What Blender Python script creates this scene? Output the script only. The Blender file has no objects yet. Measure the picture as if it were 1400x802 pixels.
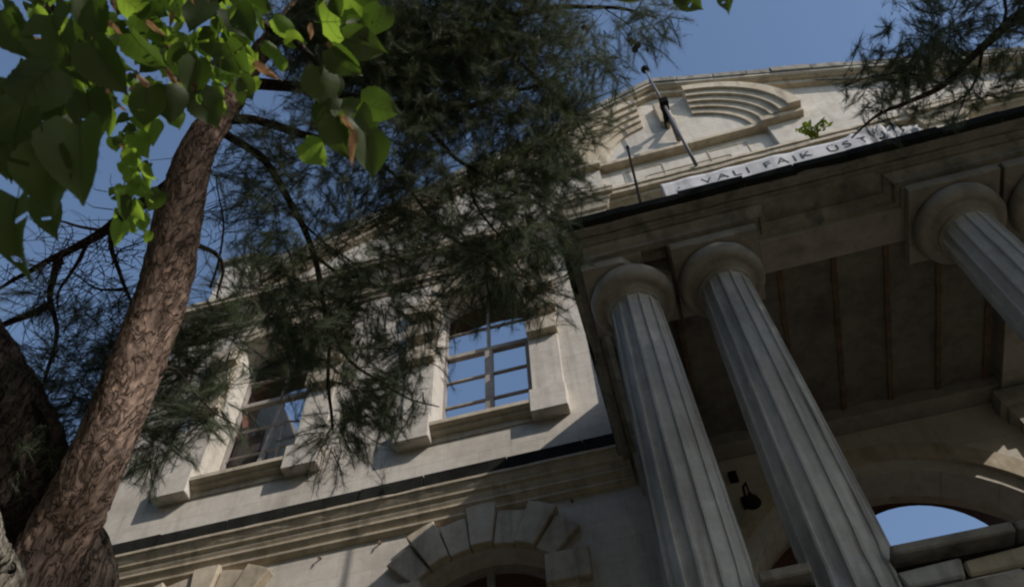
import bpy, bmesh, math, random
import numpy as np
from mathutils import Vector, Matrix, noise
from mathutils.geometry import tessellate_polygon
random.seed(11); RNG = np.random.default_rng(7)
scene = bpy.context.scene
C = scene.collection
pi = math.pi

# ------------------------------------------------------------------ camera
cam_d = bpy.data.cameras.new("camera"); cam = bpy.data.objects.new("camera", cam_d); C.objects.link(cam)
cam_d.sensor_width = 36.0; cam_d.lens = 30.515; cam_d.clip_start = 0.05; cam_d.clip_end = 3000
RT = Vector((0.96490106, 0.26020533, -0.03548429)); UP = Vector((0.23670791, -0.80322348, 0.54662731)); FW = Vector((-0.11373352, 0.53584068, 0.83662384))
cam.matrix_world = Matrix(((RT[0], UP[0], -FW[0], 0), (RT[1], UP[1], -FW[1], 0), (RT[2], UP[2], -FW[2], 0), (0, 0, 0, 1)))
cam_d.dof.use_dof = True; cam_d.dof.focus_distance = 10.0; cam_d.dof.aperture_fstop = 8.0
scene.camera = cam
scene.render.resolution_x = 1024; scene.render.resolution_y = 586

# ------------------------------------------------------------------ light
SUNV = Vector((1.75, -1.0, 1.3)).normalized()      # towards the sun
el = math.asin(SUNV.z); az = math.atan2(SUNV.x, SUNV.y)
world = bpy.data.worlds.new("World"); scene.world = world; world.use_nodes = True
nt = world.node_tree; bg = nt.nodes['Background']
sky = nt.nodes.new('ShaderNodeTexSky'); sky.sky_type = 'NISHITA'; sky.sun_disc = False
sky.sun_elevation = el; sky.sun_rotation = az; sky.altitude = 100; sky.air_density = 1.0; sky.dust_density = 0.6; sky.ozone_density = 1.0
nt.links.new(sky.outputs[0], bg.inputs[0]); bg.inputs[1].default_value = 0.15
sd = bpy.data.lights.new("sun", 'SUN'); sd.energy = 3.3; sd.angle = math.radians(0.53); sd.color = (1.0, 0.93, 0.84)
sun = bpy.data.objects.new("sun", sd); C.objects.link(sun); sun.rotation_euler = SUNV.to_track_quat('Z', 'Y').to_euler(); sun.location = (20, -12, 15)
scene.view_settings.view_transform = 'Standard'; scene.view_settings.look = 'None'
scene.view_settings.exposure = 0.15; scene.view_settings.gamma = 1.0
scene.render.engine = 'CYCLES'
scene.cycles.max_bounces = 6; scene.cycles.transparent_max_bounces = 8
try: scene.cycles.filter_width = 2.2
except Exception: pass

# ------------------------------------------------------------------ materials
def mat(name, base, rough=0.85, build=None, spec=0.3):
    m = bpy.data.materials.new(name); m.use_nodes = True
    b = m.node_tree.nodes['Principled BSDF']
    b.inputs['Base Color'].default_value = (*base, 1); b.inputs['Roughness'].default_value = rough
    b.inputs['Specular IOR Level'].default_value = spec
    if build: build(m.node_tree, b)
    return m
def N(nt, t, **k):
    n = nt.nodes.new(t)
    for a, v in k.items(): setattr(n, a, v)
    return n
def coords(nt, scale=(1, 1, 1)):
    g = N(nt, 'ShaderNodeNewGeometry'); mp = N(nt, 'ShaderNodeMapping'); mp.inputs['Scale'].default_value = scale
    nt.links.new(g.outputs['Position'], mp.inputs['Vector']); return mp.outputs[0]
def ramp(nt, src, stops):
    r = N(nt, 'ShaderNodeValToRGB'); e = r.color_ramp.elements
    while len(e) < len(stops): e.new(0.5)
    for x, (p, c) in zip(e, stops): x.position = p; x.color = (*c, 1) if len(c) == 3 else c
    nt.links.new(src, r.inputs[0]); return r.outputs[0]
def noisef(nt, vec, scale, detail=6, rough=0.6):
    n = N(nt, 'ShaderNodeTexNoise'); n.inputs['Scale'].default_value = scale; n.inputs['Detail'].default_value = detail; n.inputs['Roughness'].default_value = rough
    nt.links.new(vec, n.inputs['Vector']); return n.outputs[0]
def mix(nt, f, a, b, mode='MIX'):
    m = N(nt, 'ShaderNodeMix', data_type='RGBA', blend_type=mode)
    for s, v in ((m.inputs[0], f), (m.inputs[6], a), (m.inputs[7], b)):
        if isinstance(v, bpy.types.NodeSocket): nt.links.new(v, s)
        elif isinstance(v, tuple): s.default_value = (*v, 1)
        else: s.default_value = v
    return m.outputs[2]
def g3(v): return (v, v, v)
def stone_build(c_light, c_dark, stain, joints=False, stain_amt=0.6, streak=0.5, bump=0.25, pit=0.5):
    def f(nt, b):
        p = coords(nt)
        n1 = noisef(nt, p, 0.9, 8, 0.65); n2 = noisef(nt, p, 7, 8, 0.7); n3 = noisef(nt, coords(nt, (3.2, 3.2, 0.35)), 1.6, 6, 0.6)
        col = mix(nt, ramp(nt, n2, [(0.3, g3(0)), (0.7, g3(1))]), c_dark, c_light)
        st = ramp(nt, n1, [(0.5, g3(0)), (0.68, g3(stain_amt))])
        col = mix(nt, st, col, stain)
        sk = ramp(nt, n3, [(0.52, g3(0)), (0.72, g3(streak))])
        col = mix(nt, sk, col, tuple(x * 0.55 for x in stain))
        vo = N(nt, 'ShaderNodeTexVoronoi'); vo.inputs['Scale'].default_value = 9; nt.links.new(p, vo.inputs['Vector'])
        pits = ramp(nt, vo.outputs['Distance'], [(0.05, g3(pit)), (0.11, g3(0))])
        pm = N(nt, 'ShaderNodeMath', operation='MULTIPLY'); nt.links.new(pits, pm.inputs[0]); nt.links.new(ramp(nt, noisef(nt, p, 2.3, 2), [(0.5, g3(0)), (0.6, g3(1))]), pm.inputs[1])
        col = mix(nt, pm.outputs[0], col, tuple(x * 0.35 for x in c_dark))
        hgt = n2
        if joints:
            sx = N(nt, 'ShaderNodeSeparateXYZ'); nt.links.new(p, sx.inputs[0]); cb = N(nt, 'ShaderNodeCombineXYZ'); nt.links.new(sx.outputs[0], cb.inputs[0]); nt.links.new(sx.outputs[2], cb.inputs[1])
            br = N(nt, 'ShaderNodeTexBrick'); nt.links.new(cb.outputs[0], br.inputs['Vector'])
            br.inputs['Scale'].default_value = 1.0; br.inputs['Brick Width'].default_value = 0.92; br.inputs['Row Height'].default_value = 0.325
            br.inputs['Mortar Size'].default_value = 0.006; br.inputs['Mortar Smooth'].default_value = 0.6
            br.inputs['Color1'].default_value = (1, 1, 1, 1); br.inputs['Color2'].default_value = (0.9, 0.89, 0.87, 1); br.inputs['Mortar'].default_value = (0.72, 0.69, 0.64, 1)
            col = mix(nt, 0.8, col, br.outputs[0], 'MULTIPLY')
        nt.links.new(col, b.inputs['Base Color'])
        bp = N(nt, 'ShaderNodeBump'); bp.inputs['Strength'].default_value = bump; bp.inputs['Distance'].default_value = 0.02
        nt.links.new(hgt, bp.inputs['Height']); nt.links.new(bp.outputs[0], b.inputs['Normal'])
    return f
M = {}
M['wall'] = mat('wall limestone', (0.5, 0.47, 0.42), 0.9, stone_build((0.62, 0.575, 0.51), (0.49, 0.45, 0.395), (0.33, 0.295, 0.25), True, 0.55, 0.35, 0.2))
M['trim'] = mat('trim limestone', (0.5, 0.45, 0.38), 0.9, stone_build((0.56, 0.49, 0.385), (0.40, 0.335, 0.245), (0.19, 0.155, 0.11), False, 0.55, 0.5, 0.35))
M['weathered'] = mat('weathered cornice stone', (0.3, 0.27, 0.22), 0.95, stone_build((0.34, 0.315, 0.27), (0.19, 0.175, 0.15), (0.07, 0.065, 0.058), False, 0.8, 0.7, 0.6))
M['black_stone'] = mat('near black stone', (0.08, 0.08, 0.07), 0.95, stone_build((0.03, 0.03, 0.026), (0.018, 0.018, 0.016), (0.009, 0.009, 0.008), False, 0.8, 0.5, 0.6), spec=0.03)
M['column'] = mat('column marble', (0.42, 0.42, 0.42), 0.75, stone_build((0.51, 0.505, 0.48), (0.38, 0.375, 0.355), (0.21, 0.20, 0.175), False, 0.6, 0.7, 0.2, 0.7))
M['capital'] = mat('capital stone', (0.32, 0.29, 0.25), 0.9, stone_build((0.36, 0.335, 0.295), (0.25, 0.23, 0.20), (0.13, 0.12, 0.105), False, 0.5, 0.4, 0.3))
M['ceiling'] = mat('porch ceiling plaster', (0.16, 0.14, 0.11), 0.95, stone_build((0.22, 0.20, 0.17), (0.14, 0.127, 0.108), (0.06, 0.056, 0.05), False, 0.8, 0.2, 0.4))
M['brick'] = mat('red brick lining', (0.22, 0.09, 0.06), 0.9, stone_build((0.17, 0.075, 0.05), (0.10, 0.048, 0.034), (0.05, 0.03, 0.024), False, 0.5, 0.2, 0.4))
M['orange_brick'] = mat('orange brick', (0.4, 0.2, 0.1), 0.9, stone_build((0.5, 0.27, 0.15), (0.32, 0.16, 0.085), (0.16, 0.09, 0.06)))
M['rust'] = mat('rusted steel', (0.09, 0.05, 0.03), 0.85, stone_build((0.2, 0.14, 0.09), (0.08, 0.05, 0.036), (0.04, 0.027, 0.02), False, 0.5, 0.2, 0.6))
M['iron'] = mat('dark iron', (0.018, 0.016, 0.015), 0.95, spec=0.05)
M['pole'] = mat('grey painted pole', (0.12, 0.12, 0.125), 0.5)
M['wood'] = mat('weathered window wood', (0.27, 0.23, 0.2), 0.85, stone_build((0.36, 0.325, 0.29), (0.24, 0.215, 0.195), (0.13, 0.115, 0.1), False, 0.5, 0.4, 0.3))
M['shade_infill'] = mat('dark shade panel', (0.05, 0.04, 0.034), 0.9, stone_build((0.065, 0.052, 0.043), (0.035, 0.028, 0.024), (0.02, 0.017, 0.015)))  # shade of the window interior, put into a panel colour
M['banner'] = mat('white banner cloth', (0.6, 0.6, 0.62), 0.8, stone_build((0.58, 0.585, 0.61), (0.50, 0.505, 0.53), (0.33, 0.33, 0.33), False, 0.4, 0.5, 0.1, 0.1))
M['ink'] = mat('banner ink', (0.06, 0.06, 0.065), 0.8)
def ground_b(nt, b):
    p = coords(nt); nt.links.new(mix(nt, ramp(nt, noisef(nt, p, 0.6), [(0.4, g3(0)), (0.6, g3(1))]), (0.07, 0.08, 0.035), (0.14, 0.12, 0.09)), b.inputs['Base Color'])
M['ground'] = mat('ground grass and dirt', (0.1, 0.1, 0.06), 0.95, ground_b)
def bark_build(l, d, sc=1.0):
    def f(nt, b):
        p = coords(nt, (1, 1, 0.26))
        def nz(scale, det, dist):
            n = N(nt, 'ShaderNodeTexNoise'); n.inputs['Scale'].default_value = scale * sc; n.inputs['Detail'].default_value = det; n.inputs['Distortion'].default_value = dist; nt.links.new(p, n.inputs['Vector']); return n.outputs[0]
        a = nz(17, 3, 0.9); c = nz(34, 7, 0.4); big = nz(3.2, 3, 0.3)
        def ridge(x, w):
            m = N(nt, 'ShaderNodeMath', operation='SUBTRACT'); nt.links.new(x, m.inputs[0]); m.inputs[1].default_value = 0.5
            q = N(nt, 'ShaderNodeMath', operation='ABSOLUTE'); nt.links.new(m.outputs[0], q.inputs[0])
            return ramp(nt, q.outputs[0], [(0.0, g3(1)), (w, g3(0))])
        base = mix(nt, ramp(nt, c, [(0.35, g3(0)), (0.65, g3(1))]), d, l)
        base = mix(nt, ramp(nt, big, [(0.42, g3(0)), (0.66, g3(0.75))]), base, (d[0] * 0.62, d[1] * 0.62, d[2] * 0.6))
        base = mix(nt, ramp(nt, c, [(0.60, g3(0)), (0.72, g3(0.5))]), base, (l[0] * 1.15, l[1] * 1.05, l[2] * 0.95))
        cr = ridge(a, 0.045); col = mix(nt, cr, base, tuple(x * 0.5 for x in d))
        nt.links.new(col, b.inputs['Base Color'])
        ad = N(nt, 'ShaderNodeMath', operation='MULTIPLY_ADD'); nt.links.new(cr, ad.inputs[0]); ad.inputs[1].default_value = -0.7; nt.links.new(c, ad.inputs[2])
        bp = N(nt, 'ShaderNodeBump'); bp.inputs['Strength'].default_value = 0.9; bp.inputs['Distance'].default_value = 0.02
        nt.links.new(ad.outputs[0], bp.inputs['Height']); nt.links.new(bp.outputs[0], b.inputs['Normal'])
    return f
M['bark'] = mat('pine bark', (0.25, 0.18, 0.14), 0.95, bark_build((0.42, 0.305, 0.25), (0.17, 0.12, 0.10)), 0.1)
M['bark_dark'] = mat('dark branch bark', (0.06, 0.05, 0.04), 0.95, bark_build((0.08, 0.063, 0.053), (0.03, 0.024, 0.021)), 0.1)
M['bark_grey'] = mat('lichen grey bark', (0.2, 0.19, 0.16), 0.95, bark_build((0.30, 0.28, 0.24), (0.12, 0.105, 0.085)), 0.1)
def leafmat(name, lo, hi, trans, tcol):
    m = bpy.data.materials.new(name); m.use_nodes = True; nt = m.node_tree
    b = nt.nodes['Principled BSDF']; out = nt.nodes['Material Output']
    oi = N(nt, 'ShaderNodeObjectInfo'); p = coords(nt); n = noisef(nt, p, 2.2, 3)
    ad = N(nt, 'ShaderNodeMath', operation='MULTIPLY_ADD'); nt.links.new(oi.outputs['Random'], ad.inputs[0]); ad.inputs[1].default_value = 0.5; nt.links.new(n, ad.inputs[2])
    col = mix(nt, ramp(nt, ad.outputs[0], [(0.35, g3(0)), (0.95, g3(1))]), lo, hi)
    nt.links.new(col, b.inputs['Base Color']); b.inputs['Roughness'].default_value = 0.55; b.inputs['Specular IOR Level'].default_value = 0.3
    t = N(nt, 'ShaderNodeBsdfTranslucent'); t.inputs[0].default_value = (*tcol, 1)
    ms = N(nt, 'ShaderNodeMixShader'); ms.inputs[0].default_value = trans
    nt.links.new(b.outputs[0], ms.inputs[1]); nt.links.new(t.outputs[0], ms.inputs[2]); nt.links.new(ms.outputs[0], out.inputs[0])
    return m
M['needle'] = leafmat('pine needles', (0.036, 0.055, 0.036), (0.12, 0.155, 0.095), 0.24, (0.14, 0.17, 0.07))
M['leaf'] = leafmat('linden leaf', (0.018, 0.028, 0.009), (0.04, 0.06, 0.016), 0.28, (0.14, 0.25, 0.025))  # dark copy of the leaf, with the shade in its colour
M['lit_leaf'] = leafmat('backlit linden leaf', (0.06, 0.11, 0.025), (0.11, 0.18, 0.035), 0.5, (0.34, 0.52, 0.05))  # bright copy of the leaf, with the backlight in its colour
M['weed'] = leafmat('weed leaf', (0.3, 0.36, 0.04), (0.42, 0.48, 0.06), 0.4, (0.6, 0.7, 0.06))
M['bract'] = leafmat('dry bract', (0.16, 0.09, 0.05), (0.26, 0.16, 0.09), 0.4, (0.45, 0.26, 0.13))

# ------------------------------------------------------------------ helpers
WL = {}
def link(name, data, parent=None, loc=(0, 0, 0)):
    o = bpy.data.objects.new(name, data); C.objects.link(o); WL[o.name] = Vector(loc)
    o.location = Vector(loc) - (WL[parent.name] if parent else Vector((0, 0, 0)))
    if parent: o.parent = parent
    return o
def tag(o, label=None, cat=None, group=None, kind=None):
    for k, v in (('label', label), ('category', cat), ('group', group), ('kind', kind)):
        if v: o[k] = v
    return o
def mesh_of(name, bm, m, smooth=False, bevel=0.0):
    bmesh.ops.recalc_face_normals(bm, faces=bm.faces)
    if bevel: bmesh.ops.bevel(bm, geom=[e for e in bm.edges if len(e.link_faces) == 2 and e.calc_face_angle(0) > 0.6], offset=bevel, segments=1, affect='EDGES', clamp_overlap=True)
    me = bpy.data.meshes.new(name); bm.to_mesh(me); bm.free(); me.materials.append(m)
    if smooth: me.polygons.foreach_set('use_smooth', [True] * len(me.polygons))
    return me
def ob(name, bm, m, parent=None, loc=(0, 0, 0), smooth=False, bevel=0.0):
    return link(name, mesh_of(name, bm, m, smooth, bevel), parent, loc)
def box(bm, x0, x1, y0, y1, z0, z1, jit=0.0):
    vs = [bm.verts.new((x + random.uniform(-jit, jit), y + random.uniform(-jit, jit), z + random.uniform(-jit, jit))) for z in (z0, z1) for y in (y0, y1) for x in (x0, x1)]
    for f in ((0, 2, 3, 1), (4, 5, 7, 6), (0, 1, 5, 4), (2, 6, 7, 3), (0, 4, 6, 2), (1, 3, 7, 5)): bm.faces.new([vs[i] for i in f])
def bx(*a, **k):
    bm = bmesh.new(); box(bm, *a, **k); return bm
def plate(polys, y0, y1):
    """extruded XZ polygon (first outer, then holes) between depths y0 and y1"""
    bm = bmesh.new(); loops = [[Vector((x, z, 0)) for x, z in p] for p in polys]
    tris = tessellate_polygon(loops); flat = [v for l in loops for v in l]
    f = [bm.verts.new((v.x, y0, v.y)) for v in flat]; b = [bm.verts.new((v.x, y1, v.y)) for v in flat]
    for t in tris:
        try: bm.faces.new([f[i] for i in t]); bm.faces.new([b[i] for i in reversed(t)])
        except ValueError: pass
    k = 0
    for l in loops:
        n = len(l)
        for i in range(n):
            a, c = k + i, k + (i + 1) % n
            bm.faces.new((f[a], f[c], b[c], b[a]))
        k += n
    return bm
def sweep(path, prof, closed_ends=True):
    """profile (outset, z) swept along an XY path with mitres; outset is to the left of travel"""
    bm = bmesh.new(); P_ = [Vector(p) for p in path]; n = len(P_); rings = []
    for i, p in enumerate(P_):
        d1 = (P_[i] - P_[i - 1]).normalized() if i else None; d2 = (P_[i + 1] - P_[i]).normalized() if i < n - 1 else None
        n1 = Vector((-d1.y, d1.x)) if d1 else None; n2 = Vector((-d2.y, d2.x)) if d2 else None
        if n1 and n2:
            m = (n1 + n2).normalized(); m = m / max(0.2, m.dot(n1))
        else: m = n1 or n2
        rings.append([bm.verts.new((p.x + m.x * o, p.y + m.y * o, z)) for o, z in prof])
    k = len(prof)
    for a, b in zip(rings, rings[1:]):
        for j in range(k): bm.faces.new((a[j], a[(j + 1) % k], b[(j + 1) % k], b[j]))
    if closed_ends:
        for r in (rings[0], rings[-1]):
            t = tessellate_polygon([[Vector((o, z, 0)) for o, z in prof]])
            for q in t: bm.faces.new([r[i] for i in q])
    return bm
def roughen(bm, cuts, amp, sc=6.0, only=None):
    """subdivide long edges and chip the outline a little"""
    for _ in range(cuts):
        es = [e for e in bm.edges if e.calc_length() > 0.22]
        if es: bmesh.ops.subdivide_edges(bm, edges=es, cuts=1, use_grid_fill=True)
    for v in bm.verts:
        v.co += Vector(noise.noise_vector(v.co * sc)) * amp
    return bm
def arc(cx, cz, r, a0, a1, n):
    return [(cx + r * math.sin(a0 + (a1 - a0) * i / n), cz + r * math.cos(a0 + (a1 - a0) * i / n)) for i in range(n + 1)]
def seg_open(x0, x1, zb, zs, zc, n=14):
    """opening outline with segmental head"""
    c = (x0 + x1) / 2; h = (x1 - x0) / 2; rise = zc - zs; r = (h * h + rise * rise) / (2 * rise); a = math.asin(min(1, h / r))
    if rise > h: a = pi - a
    return [(x0, zb)] + arc(c, zc - r, r, -a, a, n) + [(x1, zb)]
def tube(bm, pts, rads, sides=8, cap=True):
    pts = [Vector(p) for p in pts]; rings = []; ref = Vector((0.3, 0.2, 1)).normalized()
    for i, p in enumerate(pts):
        d = (pts[min(i + 1, len(pts) - 1)] - pts[max(i - 1, 0)]).normalized()
        a = d.cross(ref)
        if a.length < 0.05: a = d.cross(Vector((1, 0, 0)))
        a.normalize(); b = d.cross(a)
        rings.append([bm.verts.new(p + (a * math.cos(2 * pi * j / sides) + b * math.sin(2 * pi * j / sides)) * rads[i]) for j in range(sides)])
    for r, s in zip(rings, rings[1:]):
        for j in range(sides): bm.faces.new((r[j], r[(j + 1) % sides], s[(j + 1) % sides], s[j]))
    if cap: bm.faces.new(rings[0]); bm.faces.new(list(reversed(rings[-1])))
def lathe(bm, prof, sides=48, cx=0, cy=0):
    rings = [[bm.verts.new((cx + r * math.cos(2 * pi * j / sides), cy + r * math.sin(2 * pi * j / sides), z)) for j in range(sides)] for r, z in prof]
    for r, s in zip(rings, rings[1:]):
        for j in range(sides): bm.faces.new((r[j], r[(j + 1) % sides], s[(j + 1) % sides], s[j]))
    bm.faces.new(rings[0]); bm.faces.new(rings[-1])
def smoothpath(pts, rads, k=6, wob=0.0, seed=0):
    """Catmull-Rom through the points"""
    P_ = [Vector(p) for p in pts]; P_ = [P_[0] * 2 - P_[1]] + P_ + [P_[-1] * 2 - P_[-2]]; R_ = [rads[0]] + list(rads) + [rads[-1]]
    out, ro = [], []
    for i in range(1, len(P_) - 2):
        for j in range(k + (i == len(P_) - 3)):
            t = j / k; a, b, c, d = P_[i - 1:i + 3]
            q = 0.5 * ((2 * b) + (c - a) * t + (2 * a - 5 * b + 4 * c - d) * t * t + (3 * b - a - 3 * c + d) * t ** 3)
            if wob: q += Vector(noise.noise_vector(q * 2.5 + Vector((seed, 0, 0)))) * wob
            out.append(q); ro.append(R_[i] + (R_[i + 1] - R_[i]) * t)
    return out, ro

# ------------------------------------------------------------------ ground
gb = bmesh.new(); bmesh.ops.create_grid(gb, x_segments=2, y_segments=2, size=600)
tag(ob('ground', gb, M['ground'], None, (0, 0, -1.6)), kind='structure')
tag(ob('path', bx(-1.5, 5.5, -8, 3.6, -1.6, -1.55), M['trim']), kind='structure')

# ================================================================== THE BUILDING
ROOT = link('stone_mansion', None, None, (2.0, 8.4, -1.6))
tag(ROOT, 'roofless neoclassical limestone mansion with gabled front and columned portico', 'building')
WY = 8.0
WC = [-5.95, -2.25, 5.9, 9.6]      # window axes
def gs(x, z, y): return (x * y / 7.7, z * y / 7.7)
# main wall with openings
holes = []
for c in WC:
    holes.append(seg_open(c - 0.76, c + 0.76, 9.42, 12.75, 13.08))
    holes.append(seg_open(c - 0.75, c + 0.75, 1.5, 6.80, 7.07))
AX = 2.3
holes.append(seg_open(AX - 1.75, AX + 1.75, 3.0, 5.25, 6.99, 24))
outer = [(-8.3, -1.6), (12.0, -1.6), (12.0, 14.0), (-8.3, 14.0)]
ob('wall', plate([outer] + [list(reversed(h)) for h in holes], WY, WY + 0.42), M['wall'], ROOT)
# brick lining behind with wider openings
holes2 = []
for c in WC:
    holes2.append(seg_open(c - 0.98, c + 0.98, 9.3, 12.93, 13.22) if c != -5.95 else seg_open(c - 0.8, c + 0.80, 9.3, 12.3, 12.6))
    holes2.append(seg_open(c - 0.85, c + 0.85, 1.5, 6.9, 7.2))
holes2.append([(1.78, 3.0)] + arc(2.72, 6.33, 0.94, -pi / 2, pi / 2, 24) + [(3.66, 3.0)])
ob('brick_lining', plate([[(-8.295, -1.6), (11.995, -1.6), (11.995, 13.99), (-8.295, 13.99)]] + holes2, WY + 0.60, WY + 1.0), M['brick'], ROOT)
ob('wall_core', plate([[(-8.29, -1.6), (11.99, -1.6), (11.99, 13.98), (-8.29, 13.98)]] + [seg_open(c - 1.0, c + 1.0, 9.3, 12.9, 13.2) for c in WC] + [seg_open(c - 0.9, c + 0.9, 1.5, 6.95, 7.25) for c in WC] + [seg_open(AX - 1.8, AX + 1.8, 3.0, 5.25, 7.04, 24)], WY + 0.42, WY + 0.60), M['trim'], ROOT)
# side and rear shell, so that the building is a box seen from a step aside
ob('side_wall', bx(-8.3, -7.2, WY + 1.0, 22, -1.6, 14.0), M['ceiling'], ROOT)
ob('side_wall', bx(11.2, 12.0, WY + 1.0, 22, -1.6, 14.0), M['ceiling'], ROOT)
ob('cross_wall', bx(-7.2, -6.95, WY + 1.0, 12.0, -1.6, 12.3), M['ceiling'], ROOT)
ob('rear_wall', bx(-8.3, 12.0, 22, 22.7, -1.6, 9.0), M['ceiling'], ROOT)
# broken brick lump standing in the left window
bmk = bmesh.new()
for k in range(10):
    box(bmk, -5.62 + k * .012 + random.uniform(-.03, .03), -5.24, 8.56, 8.7, 9.45 + k * 0.14, 9.45 + k * 0.14 + 0.13, jit=0.012)
ob('broken_jamb', bmk, M['orange_brick'], ROOT)['label'] = 'broken orange brick jamb inside the window'

# central risalit (two shallow pilasters and the band between)
RY = 7.93
ob('pilaster', bx(-0.45, 0.42, RY, WY + 0.01, 8.0, 13.96), M['wall'], ROOT)
ob('pilaster', bx(5.45, 6.4, RY, WY + 0.01, 8.0, 13.96), M['wall'], ROOT)
for c0 in (-0.45, 5.45):
    ob('pilaster_cap', sweep([(c0 + 0.95, RY), (c0, RY), (c0, WY)], [(0, 12.86), (0.04, 12.9), (0.04, 12.98), (0.10, 13.02), (0.10, 13.12), (0, 13.14), (-.02, 13.0)]), M['trim'], ROOT)
    for k in range(4):
        ob('triglyph_bar', bx(c0 + 0.06 + k * 0.21, c0 + 0.19 + k * 0.21, RY - 0.045, RY + 0.01, 13.35, 13.9), M['trim'], ROOT)
for k in range(21):      # blocks of the frieze under the cornice
    x = 0.62 + k * 0.232
    if x < 5.3: ob('dentil', bx(x, x + 0.125, WY - 0.14, WY + 0.01, 13.72, 13.90), M['trim'], ROOT)

# cornices ------------------------------------------------------------
def cornice(x0, x1, yf, zt, name='cornice', h=0.62, ends=(True, True), base=WY, m='trim'):
    d = base - yf
    prof = [(0.0, zt - h), (0.08, zt - h + 0.02), (0.09, zt - h + 0.12), (0.14, zt - h + 0.16), (d * 0.62, zt - 0.30), (d * 0.72, zt - 0.28), (d * 0.74, zt - 0.20), (d * 0.93, zt - 0.19), (d * 0.95, zt - 0.09), (d, zt - 0.08), (d, zt), (0.0, zt + 0.03), (-0.05, zt), (-0.05, zt - h)]
    path = [(x1, base), (x0, base)]
    if ends[0]: path = path + [(x0, base + (2 if base == WY else 0.28))]
    if ends[1]: path = [(x1, base + (2 if base == WY else 0.28))] + path
    # travel right-to-left puts the outset on the street side
    bm = sweep([(x, y) for x, y in path], prof)
    bmesh.ops.subdivide_edges(bm, edges=[e for e in bm.edges if e.calc_length() > 3], cuts=40)
    for v in bm.verts:
        q = noise.noise(Vector((v.co.x * 3.1, v.co.y, v.co.z * 5)))
        if v.co.y < base - d * 0.6: v.co.z += q * 0.012; v.co.y += abs(q) * 0.02
    return ob(name, bm, M[m], ROOT)
cornice(-8.32, -0.601, 7.62, 14.28, ends=(True, False))
cornice(-0.40, 0.12, 7.40, 14.40, ends=(True, True), name='cornice_ressaut', base=7.71)
cornice(-0.6, 6.50, 7.46, 14.36, ends=(False, False))
cornice(6.02, 6.50, 7.40, 14.40, ends=(True, True), name='cornice_ressaut', base=7.71)
cornice(6.51, 12.02, 7.5, 14.36, ends=(False, True))
# architrave moulding below the frieze
ob('architrave_band', sweep([(-0.52, WY), (-8.3, WY), (-8.3, WY + 2)], [(0, 13.40), (0.04, 13.42), (0.05, 13.5), (0.10, 13.53), (0.10, 13.6), (0, 13.62), (-.05, 13.5)]), M['trim'], ROOT)
ob('architrave_band', sweep([(12.0, WY), (6.45, WY)], [(0, 13.40), (0.04, 13.42), (0.05, 13.5), (0.10, 13.53), (0.10, 13.6), (0, 13.62), (-.05, 13.5)]), M['trim'], ROOT)
# string course between the storeys
def string(x0, x1):
    prof = [(0, 7.60), (0.03, 7.605), (0.065, 7.632), (0.08, 7.64), (0.085, 7.672), (0.05, 7.68), (0.09, 7.735), (0.11, 7.765), (0.125, 7.77), (0.127, 7.80), (0.10, 7.81), (0.13, 7.86), (0.14, 7.90), (0.175, 7.925), (0.18, 7.95), (0.20, 7.98), (0.225, 8.02), (0.235, 8.05), (0.258, 8.055), (0.26, 8.092), (0.0, 8.11), (-0.05, 8.1), (-0.05, 7.60)]
    prof = [(o, z - 0.003) for o, z in prof]
    return prof
SC = [(-8.0, WY + 2), (-8.0, WY), (-0.30, WY)]
bm = sweep([(-0.30, WY), (-8.3, WY), (-8.3, WY + 2)], string(0, 0))
bmesh.ops.subdivide_edges(bm, edges=[e for e in bm.edges if e.calc_length() > 3], cuts=50)
for v in bm.verts:
    q = noise.noise(Vector((v.co.x * 2.7, 3, v.co.z * 4)))
    if v.co.y < WY - 0.2: v.co.y += max(0, q) * 0.02; v.co.z += q * 0.005
ob('string_course', bm, M['trim'], ROOT)
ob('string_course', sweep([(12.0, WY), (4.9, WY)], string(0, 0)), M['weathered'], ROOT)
# near-black capping slabs lying on the string course
x = -8.55
while x < -0.75:
    w = random.uniform(0.75, 1.15)
    ob('capping_slab', bx(x, min(x + w - 0.012, -0.42), 7.752 + random.uniform(-.008, .008), 7.99, 8.095, 8.30 + random.uniform(-.01, .01), jit=0.009), M['black_stone'], ROOT); x += w
# iron nail stubs left under the string course
for k, px in enumerate([-6.9, -6.35, -5.75, -5.15, -4.4, -3.6, -2.1, -1.55, -1.1]):
    bmn = bmesh.new(); tube(bmn, [(px, 8.02, 7.45 + 0.04 * (k % 3)), (px - .01, 7.95, 7.45 + 0.04 * (k % 3)), (px - .01, 7.94, 7.40 + 0.04 * (k % 3))], [0.014, 0.014, 0.01], 5)
    ob('iron_hook', bmn, M['rust'], ROOT)

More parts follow.
